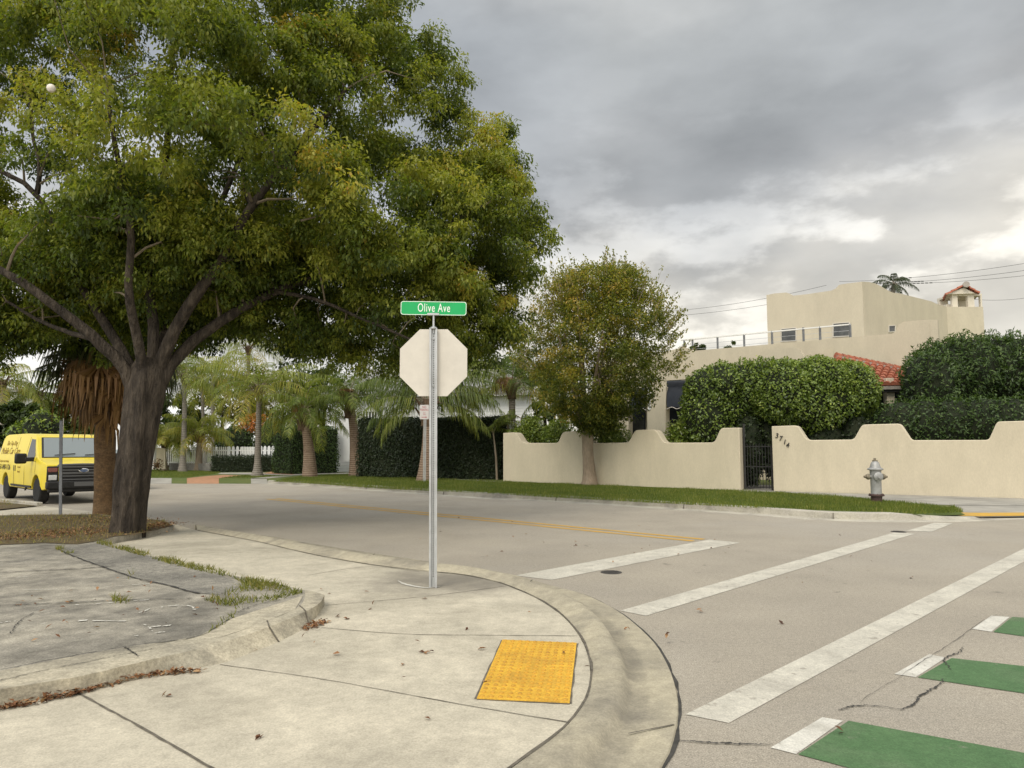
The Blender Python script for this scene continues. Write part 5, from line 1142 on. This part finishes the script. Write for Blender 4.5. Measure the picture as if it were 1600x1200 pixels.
mb = MB(); side_body(mb, vp, vw, (.6, .9, 1.15, 1.3, 1.5, 1.7, 1.85, 1.97), (-2.3, -.8, .6, 1.2, 2.2, 2.45)); body = local(mb, 'body', M_VANY, van, bevel=.035, angle=40)
mb = MB(); mb.box((-.1, 0, .52), (4.9, 1.55, .36)); local(mb, 'underbody', M_VBLK, van, smooth=False)
for x in (1.95, -1.55):
    for s in (-1, 1): wheel(van, x, s * .84, .375, .25, s)
# windscreen
c0, c1 = Vector((1.985, 0, 1.325)), Vector((1.27, 0, 1.915)); wn = Vector((c0.z - c1.z, 0, c1.x - c0.x)); wn = Vector((.64, 0, .77))
def wsq(i, off): return [c0.lerp(c1, i) + Vector((0, -vw(1.9, 1.35) + .10 + i * .01, 0)) + wn * off, c0.lerp(c1, i) + Vector((0, vw(1.9, 1.35) - .10 - i * .01, 0)) + wn * off]
mb = MB(); a = [Vector((1.98, -.88, 1.318)), Vector((1.98, .88, 1.318)), Vector((1.265, .74, 1.918)), Vector((1.265, -.74, 1.918))]
mb.prism([p + wn * .012 for p in a], -wn * .03); ws = local(mb, 'windscreen', M_VBLK, van, smooth=False)
mb = MB(); k = .06; cc = sum(a, Vector()) / 4; mb.prism([p.lerp(cc, k) + wn * .017 for p in a], -wn * .03); local(mb, 'glass', M_WSCR, ws, smooth=False)
for y0_ in (-.55, .25): mb = MB(); mb.bar(Vector((1.93, y0_, 1.375)) + wn * .03, Vector((1.88, y0_ + .55, 1.42)) + wn * .03, .022); local(mb, 'wiper', M_VBLK, van, smooth=False)
for s in (-1, 1):
    poly = [Vector((x, s * (vw(x, z) + .006), z)) for x, z in ((.80, 1.30), (1.60, 1.30), (1.66, 1.40), (1.22, 1.86), (.80, 1.88))]
    mb = MB(); mb.prism(poly, (0, -s * .02, 0)); local(mb, 'side_window', M_GLASS, van, smooth=False)
    for (xa, za), (xb, zb) in (((.66, .5), (.66, 1.94)), ((1.84, .86), (1.84, 1.33)), ((-.55, .5), (-.55, 1.95)), ((.66, 1.22), (1.84, 1.22))):
        mb = MB(); p = [Vector((xa + (xb - xa) * t, 0, za + (zb - za) * t)) for t in (0, .25, .5, .75, 1)]
        for u_, w_ in zip(p, p[1:]): mb.bar(Vector((u_.x, s * (vw(u_.x, u_.z) + .002), u_.z)), Vector((w_.x, s * (vw(w_.x, w_.z) + .002), w_.z)), .010, .006)
        local(mb, 'door_seam', M_DTXT2, van, smooth=False)
    mb = MB(); mb.box((1.52, s * 1.30, 1.30), (.13, .30, .30)); mi = local(mb, 'mirror', M_VBLK, van, bevel=.05)
    mb = MB(); mb.bar((1.58, s * .93, 1.28), (1.54, s * 1.2, 1.27), .10, .12); local(mb, 'mirror_arm', M_VBLK, mi, bevel=.02)
    mb = MB(); mb.box((.3, s * .985, .47), (2.3, .04, .06)); local(mb, 'side_sill', M_VBLK, van, smooth=False)
mb = MB(); mb.bar((1.0, -1.0, .44), (.9, -1.0, .36), .04); local(mb, 'exhaust_tip', M_VBLK, van, smooth=False)
mb = MB(); mb.box((2.71, 0, .88), (.06, 1.22, .46)); gr = local(mb, 'grille', M_VBLK, van, bevel=.015)
mb = MB()
for z in (.70, .80, .97, 1.06): mb.box((2.75, 0, z), (.03, 1.16, .035))
mb.box((2.742, 0, .885), (.03, 1.16, .06)); local(mb, 'grille_bars', M_VGRY, gr, bevel=.008)
mb = MB(); mb.tube([(2.66, -.68, 1.04), (2.70, -.62, 1.115), (2.72, 0, 1.13), (2.70, .62, 1.115), (2.66, .68, 1.04)], .035, 8); local(mb, 'grille_surround', M_VGRY, gr)
mb = MB(); MY = Matrix.Rotation(math.pi / 2, 4, 'Y') @ Matrix.Scale(2.2, 4, (0, 1, 0)); mb.lathe([(.062, 0), (.062, .02), (.05, .03), (.002, .031)], (2.765, 0, .955), 24, MY); bd = local(mb, 'badge', M_CHROME, gr)
mb = MB(); mb.lathe([(.046, 0), (.046, .008), (.002, .010)], (2.79, 0, .955), 24, MY); local(mb, 'badge_face', M_BADGE, bd) if False else mb.build('badge_face', M_BADGE, gr, local=True)
for s in (-1, 1):
    mb = MB(); mb.box((2.665, s * .77, .87), (.09, .29, .43)); hl = local(mb, 'headlight', M_VBLK, van, bevel=.02)
    mb = MB(); mb.box((2.705, s * .765, .765), (.03, .21, .15)); local(mb, 'lens', M_LENS, hl, bevel=.02)
    mb = MB(); mb.box((2.70, s * .77, .98), (.035, .25, .13)); local(mb, 'indicator', M_AMBER, hl, bevel=.02)
mb = MB(); mb.box((2.76, 0, .55), (.18, 1.88, .22)); mb.box((2.70, 0, .40), (.16, 1.74, .12)); bp_ = local(mb, 'bumper', M_VBLK, van, bevel=.04)
mb = MB(); mb.box((2.855, 0, .57), (.01, .5, .12)); local(mb, 'number_plate_recess', M_VGRY, bp_, smooth=False)
def vtext(s, mat, x, z, h, sx=1.0, shear=0.0, lean=0.0):
    w0, w1 = vw(x, z), vw(x, z + h); up = Vector((0, (w0 - w1), h))
    return text_l(s, mat, 'lettering', Vector((x, -w0 - .006, z)), Vector((1, 0, 0)), up, h, sx, shear)
def text_l(s, mat, name, org, xd, up, h, sx, shear):
    o = text(s, mat, name, None, org, xd, up, h, sx, .003, 'LEFT', shear); COL.objects.unlink(o); COL.objects.link(o); o.parent = van; return o
vtext('The Top Dog', M_DTXT, -2.05, 1.70, .15, 1.15, .3)
vtext('Mobile Car Care', M_DTXT, -2.45, 1.42, .22, 1.1, .1)
vtext('Complete Auto Detailing', M_DTXT, -2.4, 1.16, .075, 1.1)
vtext('561-848-1126', M_DTXT2, -2.45, .93, .17, 1.1)
for x in (-.55, -.38): mb = MB(); mb.box((x, -vw(x, .98) - .002, .99), (.085, .008, .17)); local(mb, 'lettering', M_DTXT2, van, smooth=False)
vtext('Licensed', M_DTXT, -.1, 1.00, .07); vtext('Insured', M_DTXT, -.1, .86, .07)
# blue car behind the two trunks
cc0 = G(196, 768, 0); cc0.y = 29.5; cc0.x = (163 - 800) / F * 29.5
car = thing('parked_car', (cc0.x, cc0.y, 0), 'blue car glimpsed between the palm trunk and the big trunk', 'car', None, vrz)
cpf = [(-2.2, .35), (-2.22, .75), (-2.1, 1.0), (-1.45, 1.06), (-.95, 1.52), (.55, 1.56), (1.15, 1.12), (2.05, .98), (2.25, .75), (2.25, .35)] + arch(1.4, .33, .37)[::-1] + arch(-1.4, .33, .37)[::-1]
def cw_(x, z): return .88 if z < .95 else .88 - .2 * min(1, (z - .95) / .6)
mb = MB(); side_body(mb, cpf, cw_, (.6, .95, 1.1, 1.3, 1.45), (-1.2, 0, .9, 1.7)); local(mb, 'body', M_BLUE, car, bevel=.05)
for x in (1.4, -1.4):
    for s in (-1, 1): wheel(car, x, s * .76, .33, .2, s)
for s in (-1, 1):
    mb = MB(); mb.prism([Vector((x, s * (cw_(x, z) + .006), z)) for x, z in ((-1.15, 1.08), (.9, 1.08), (.5, 1.46), (-.85, 1.46))], (0, -s * .02, 0)); local(mb, 'side_window', M_GLASS, car, smooth=False)
    mb = MB(); mb.box((2.2, s * .62, .78), (.1, .3, .13)); local(mb, 'headlight', M_LENS, car, bevel=.03)
mb = MB(); mb.prism([Vector((1.12, -.7, 1.14)), Vector((1.12, .7, 1.14)), Vector((.58, .6, 1.53)), Vector((.58, -.6, 1.53))], (.02, 0, .025)); local(mb, 'windscreen', M_WSCR, car, smooth=False)
mb = MB(); mb.box((2.24, 0, .5), (.08, 1.5, .2)); local(mb, 'bumper', M_VBLK, car, bevel=.03)

# ------------------------------------------------------------------ signs and posts
pb = G(677, 918, ZP); SY = pb.y
sign = thing('sign_post', pb, 'galvanised post carrying the back of a stop sign and the green street name blade', 'sign')
ptop = P(677.5, 513, SY)
mb = MB(); w = .036; d_ = .03; n = 40
for i in range(n):                        # hat channel with a punched web
    z0, z1 = pb.z - .02 + (ptop.z - pb.z) * i / n, pb.z - .02 + (ptop.z - pb.z) * (i + 1) / n
H = ptop.z - pb.z + .02; xc = lambda f: pb.x + (ptop.x - pb.x) * f
def vbar(x0, x1, y0_, y1_): mb.prism([Vector((xc(0) + x0, SY + y0_, pb.z - .02)), Vector((xc(0) + x1, SY + y0_, pb.z - .02)), Vector((xc(0) + x1, SY + y1_, pb.z - .02)), Vector((xc(0) + x0, SY + y1_, pb.z - .02))], (ptop.x - pb.x, 0, H))
vbar(-.043, -.024, -.030, -.026); vbar(.024, .043, -.030, -.026); vbar(-.026, -.022, -.026, .004); vbar(.022, .026, -.026, .004); vbar(-.022, .022, .0, .004)
post = mb.build('post', M_GALV, sign, smooth=False)
mb = MB(); z = pb.z + .12; M90 = Matrix.Rotation(math.pi / 2, 4, 'X')
while z < ptop.z - .03:
    mb.lathe([(.0065, 0), (.0065, .002)], (xc((z - pb.z) / H), SY - .0005, z), 10, M90); z += .0254 * 1.0
mb.build('post_holes', M_CRACK, post, smooth=False)
# octagon
oc = P(677.3, 566.5, SY + .02); hw = (730 - 624) / 2 / F * (SY + .02); k_ = hw * math.tan(math.pi / 8)
octp = [(-k_, hw), (k_, hw), (hw, k_), (hw, -k_), (k_, -hw), (-k_, -hw), (-hw, -k_), (-hw, k_)]
mb = MB(); mb.prism([oc + Vector((x, .006, z)) for x, z in octp], (0, .004, 0)); plate = mb.build('stop_sign_panel', M_PLATE, sign, smooth=False)
mb = MB(); mb.prism([oc + Vector((x * .985, .0101, z * .985)) for x, z in octp], (0, .001, 0)); fr = mb.build('sign_face', M_RED, plate, smooth=False)
text('STOP', M_LET, 'lettering', plate, oc + Vector((0, .0125, -.12)), (-1, 0, 0), (0, 0, 1), .25, .85, .001, 'CENTER')
for z in (.26, -.26): mb = MB(); mb.lathe([(.012, 0), (.012, .012), (.007, .014), (.007, .03)], oc + Vector((0, -.012, z)), 6, M90); mb.build('bolt', M_GALV, plate, smooth=False)
# street blade
def bl(x, y): return P(x, y, SY)
A_, B_ = bl(626, 481), bl(729, 482.5); xd = (B_ - A_).normalized(); bw = (B_ - A_).length; bh = 22.2 / F * SY; bc = (A_ + B_) / 2; up_ = Vector((-xd.z, 0, xd.x))
def rrect(w_, h_, r):
    o = []
    for cx_, cz_, a0 in ((w_ / 2 - r, h_ / 2 - r, 0), (-w_ / 2 + r, h_ / 2 - r, 90), (-w_ / 2 + r, -h_ / 2 + r, 180), (w_ / 2 - r, -h_ / 2 + r, 270)):
        for k in range(6): a = R(a0 + k * 18); o.append((cx_ + r * math.cos(a), cz_ + r * math.sin(a)))
    return o
def lay(poly, y): return [bc + xd * x + up_ * z + Vector((0, y, 0)) for x, z in poly]
mb = MB(); mb.prism(lay(rrect(bw, bh, .03), -.002), (0, .004, 0)); blade = mb.build('street_name_blade', M_BLADE, sign, smooth=False)
o_, i_ = rrect(bw - .004, bh - .004, .029), rrect(bw - .016, bh - .016, .025); n = len(o_)
mb = MB(); mb.add(lay(o_, -.0035) + lay(i_, -.0035), [(i, (i + 1) % n, n + (i + 1) % n, n + i) for i in range(n)]); mb.build('sign_border', M_LET, blade, smooth=False)
for yy, xs in ((-.003, 1), (.003, -1)):
    text('Olive Ave', M_LET, 'lettering', blade, bc + Vector((0, yy - .001 * xs, 0)) - up_ * .040 + xd * .004, xd * xs, up_, .098, .60, .001, 'CENTER', 0.0, 1.12)
mb = MB(); rb0, rb1 = P(677.5, 513, SY), P(677.5, 489, SY); mb.tube([rb0 - Vector((0, 0, .06)), rb1], [.013, .0095], 10); mb.lathe([(.036, 0), (.04, .012), (.03, .024), (.012, .03)], rb0 + Vector((0, -.012, -.012)), 12)
br = mb.build('blade_bracket', M_GALV, sign)
for s in (-1, 1): mb = MB(); mb.box(P(677, 491, SY) + Vector((0, s * .008, 0)), (.135, .007, .026)); mb.build('blade_clamp', M_GALV, br, bevel=.003)
# no parking sign
nb = G(663, 753, ZV); NY = nb.y
t = thing('no_parking_sign', nb, 'small white and red no parking sign on a thin post across the road', 'sign')
ntop = P(663, 636, NY); mb = MB(); mb.box((nb.x, NY, (nb.z + ntop.z) / 2), (.028, .03, ntop.z - nb.z)); mb.box((nb.x - .045, NY - .01, (nb.z + ntop.z) / 2), (.035, .008, ntop.z - nb.z)); mb.box((nb.x + .045, NY - .01, (nb.z + ntop.z) / 2), (.035, .008, ntop.z - nb.z)); mb.build('post', M_GALV, t, smooth=False)
c0, c1 = P(656, 632.5, NY - .03), P(670, 655, NY - .03); nc = (c0 + c1) / 2; nw, nh = c1.x - c0.x, c0.z - c1.z
mb = MB(); mb.prism([nc + Vector((x, 0, z)) for x, z in rrect(nw, nh, .03)], (0, .004, 0)); pn = mb.build('sign_panel', M_SIGNW, t, smooth=False)
for s, f, hh in (('NO', .27, .10), ('PARKING', .08, .10), ('ANY', -.10, .05), ('TIME', -.22, .05)): text(s, M_SRED, 'lettering', pn, nc + Vector((0, -.003, f * nh)), (1, 0, 0), (0, 0, 1), hh, .62 if s == 'PARKING' else .8, .001, 'CENTER')
mb = MB(); ax_ = nc + Vector((0, -.003, -.36 * nh)); mb.prism([ax_ + Vector((x, 0, z)) for x, z in ((-.12, -.012), (.06, -.012), (.06, -.032), (.13, 0), (.06, .032), (.06, .012), (-.12, .012))], (0, -.001, 0)); mb.build('arrow', M_SRED, pn, smooth=False)
# old grey post before the van
ob = G(95, 804, ZL); OY = ob.y; otop = P(96, 655, OY)
t = thing('bare_post', ob, 'dark weathered grey metal post in front of the yellow van', 'post')
mb = MB(); mb.prism([ob + Vector((x, y, -.03)) for x, y in ((-.032, -.02), (.032, -.02), (.032, .0), (.012, .022), (-.012, .022), (-.032, .0))], otop - ob); mb.build('post', M_DPOST, t, smooth=False)
mb = MB(); q = P(98.5, 668, OY); mb.box(q, (.012, .3, .40), None, R(33)); mb.build("sign_panel", M_PLATE, t, smooth=False)

# ------------------------------------------------------------------ hydrant
hb = G(1370, 785, ZV); HS = 68 / F * hb.y / 1.0
hy = thing('fire_hydrant', hb, 'silver fire hydrant with dark base standing on the grass', 'fire hydrant')
def hz(f): return f * HS
q = lambda prof, off=0.0: [(r * HS, z * HS) for r, z in prof]
mb = MB(); mb.lathe(q([(.118, -.03), (.118, .135), (.165, .145), (.165, .175), (.15, .19)]), hb, 28); mb.build('lower_barrel', M_HBASE, hy)
mb = MB(); mb.lathe(q([(.115, .185), (.115, .55), (.122, .60), (.122, .70), (.125, .725)]), hb, 32); mb.build('barrel', M_HYD, hy)
mb = MB(); mb.lathe(q([(.125, .724), (.168, .735), (.170, .755), (.155, .772), (.122, .785), (.108, .82), (.098, .86), (.078, .905), (.055, .925), (.05, .935)]), hb, 32); bn = mb.build('bonnet', M_HYD, hy)
mb = MB(); mb.lathe(q([(.058, .934), (.06, .945), (.058, .955), (.025, .958)]), hb, 20); mb.lathe(q([(.03, .957), (.028, 1.0), (.012, 1.004)]), hb, 5); mb.build('operating_nut', M_HCAP, bn)
MXl = Matrix.Rotation(-math.pi / 2, 4, 'Y'); MXr = Matrix.Rotation(math.pi / 2, 4, 'Y')
for M_, s in ((MXl, -1), (MXr, 1)):
    mb = MB(); mb.lathe(q([(.045, 0), (.045, .165)]), hb + Vector((0, 0, hz(.58))), 20, M_); nz = mb.build('hose_nozzle', M_HYD, hy)
    mb = MB(); mb.lathe(q([(.055, .15), (.068, .155), (.066, .19), (.05, .215), (.03, .222), (.026, .265), (.012, .272)]), hb + Vector((0, 0, hz(.58))), 10, M_); mb.build('nozzle_cap', M_HCAP, nz)
MF = Matrix.Rotation(math.pi / 2 + .0, 4, 'X') @ Matrix.Rotation(0, 4, 'Z')
mb = MB(); mb.lathe(q([(.09, .05), (.09, .13), (.105, .135), (.105, .16), (.085, .175), (.04, .182)]), hb + Vector((-.01, 0, hz(.585))), 28, MF); mb.lathe(q([(.03, .18), (.026, .215), (.01, .218)]), hb + Vector((-.025, 0, hz(.565))), 5, MF); mb.build('pumper_cap', M_HYD, hy)
mb = MB()
for k in range(10): a = k * .628; mb.lathe(q([(.012, .176), (.012, .198), (.004, .2)]), hb + Vector((math.cos(a) * .142 * HS, math.sin(a) * .142 * HS, 0)), 6)
mb.build('flange_bolts', M_HBASE, hy, smooth=False)

# ------------------------------------------------------------------ tactile mat, covers
tp = [G(x, y, ZP) for x, y in ((785, 1001), (901, 1006), (890, 1100), (745, 1093))]
t = thing('tactile_paving', sum(tp, Vector()) / 4, 'yellow dimpled tactile warning mat set in the kerb ramp', 'tactile paving')
mb = MB(); mb.prism([p + Vector((0, 0, .009)) for p in tp], (0, 0, -.03))
for i in range(10):
    for j in range(19):
        u_, v_ = (i + .5) / 10, (j + .5) / 19; p = tp[0].lerp(tp[1], u_).lerp(tp[3].lerp(tp[2], u_), v_); mb.lathe([(.0155, 0), (.013, .007), (.008, .0095), (.001, .010)], p + Vector((0, 0, .009)), 8)
o = mb.build('mat', M_TACT, t); o.data.materials.append(M_TDOME)
for f_ in o.data.polygons:
    if f_.index >= 6: f_.material_index = 1
mb = MB()
for i in range(4): strip_mb(mb, [tp[i].lerp(tp[(i + 1) % 4], k / 10) for k in range(11)], .022, ZP + .004, .5)
mb.build('edge_gap', M_JOINT, t, smooth=False)
for px_, py_, lab in ((955, 894.5, 'small round iron valve cover in the road beside the stop line'), (1404, 831, 'small dark iron valve cover across a gap in the far crosswalk line')):
    c = G(px_, py_, 0); t = thing('valve_cover', c, lab, 'manhole cover', 'valve covers')
    mb = MB(); mb.lathe([(.135, -.01), (.135, .006), (.12, .007), (.001, .007)], c, 28); mb.build('rim', M_CASTI, t)
    mb = MB(); mb.lathe([(.112, .004), (.112, .010), (.001, .010)], c, 24)
    for k in range(-3, 4):
        l = math.sqrt(max(0, .1 ** 2 - (k * .028) ** 2)); mb.box(c + Vector((0, k * .028, .011)), (2 * l, .010, .004))
    mb.build('lid', M_CASTI, t)
# ------------------------------------------------------------------ overhead wires
def wire(label, a, b, n_beads=0, f0=0, f1=0, r=.014):
    d = b - a; a2, b2 = a - d * .6, b + d * .6; K = 30; pts = [a2.lerp(b2, i / K) - Vector((0, 0, .5 * (1 - (2 * i / K - 1) ** 2) - .5)) for i in range(K + 1)]
    t = thing('power_line', a, label, 'power line', 'power lines behind the house')
    mb = MB(); mb.tube(pts, r, 5); mb.build('wire', M_WIRE, t)
    if n_beads:
        mb = MB()
        for i in range(n_beads):
            p = a.lerp(b, f0 + (f1 - f0) * i / max(n_beads - 1, 1)) ; p = p + Vector((0, 0, .5 - .5 * (1 - (2 * ((p - a2).length / (b2 - a2).length) - 1) ** 2))); mb.box(p, (.22, .05, .07))
        mb.build('spacers', M_WIRE, t)
wire('topmost power line running right from the palm head', P(1402, 437.5, 60), P(1600, 414, 50), 4, 0, .12)
wire('second power line with many dark spacers right of the palm head', P(1412, 443, 60), P(1600, 425, 50), 6, .02, .18)
wire('third power line crossing just over the tiled chimney', P(1414, 445, 62), P(1600, 433, 52), 6, .05, .25)
wire('upper power line left of the house tower', P(1058, 487, 66), P(1197, 468, 61)); wire('lower power line left of the house tower', P(1050, 495.5, 66), P(1197, 478, 61))
wire('single power line right of the tiled chimney', P(1536, 470.5, 62), P(1610, 466.5, 60))
wire('low power line over the right shrub', P(1560, 527, 62), P(1640, 524, 60))
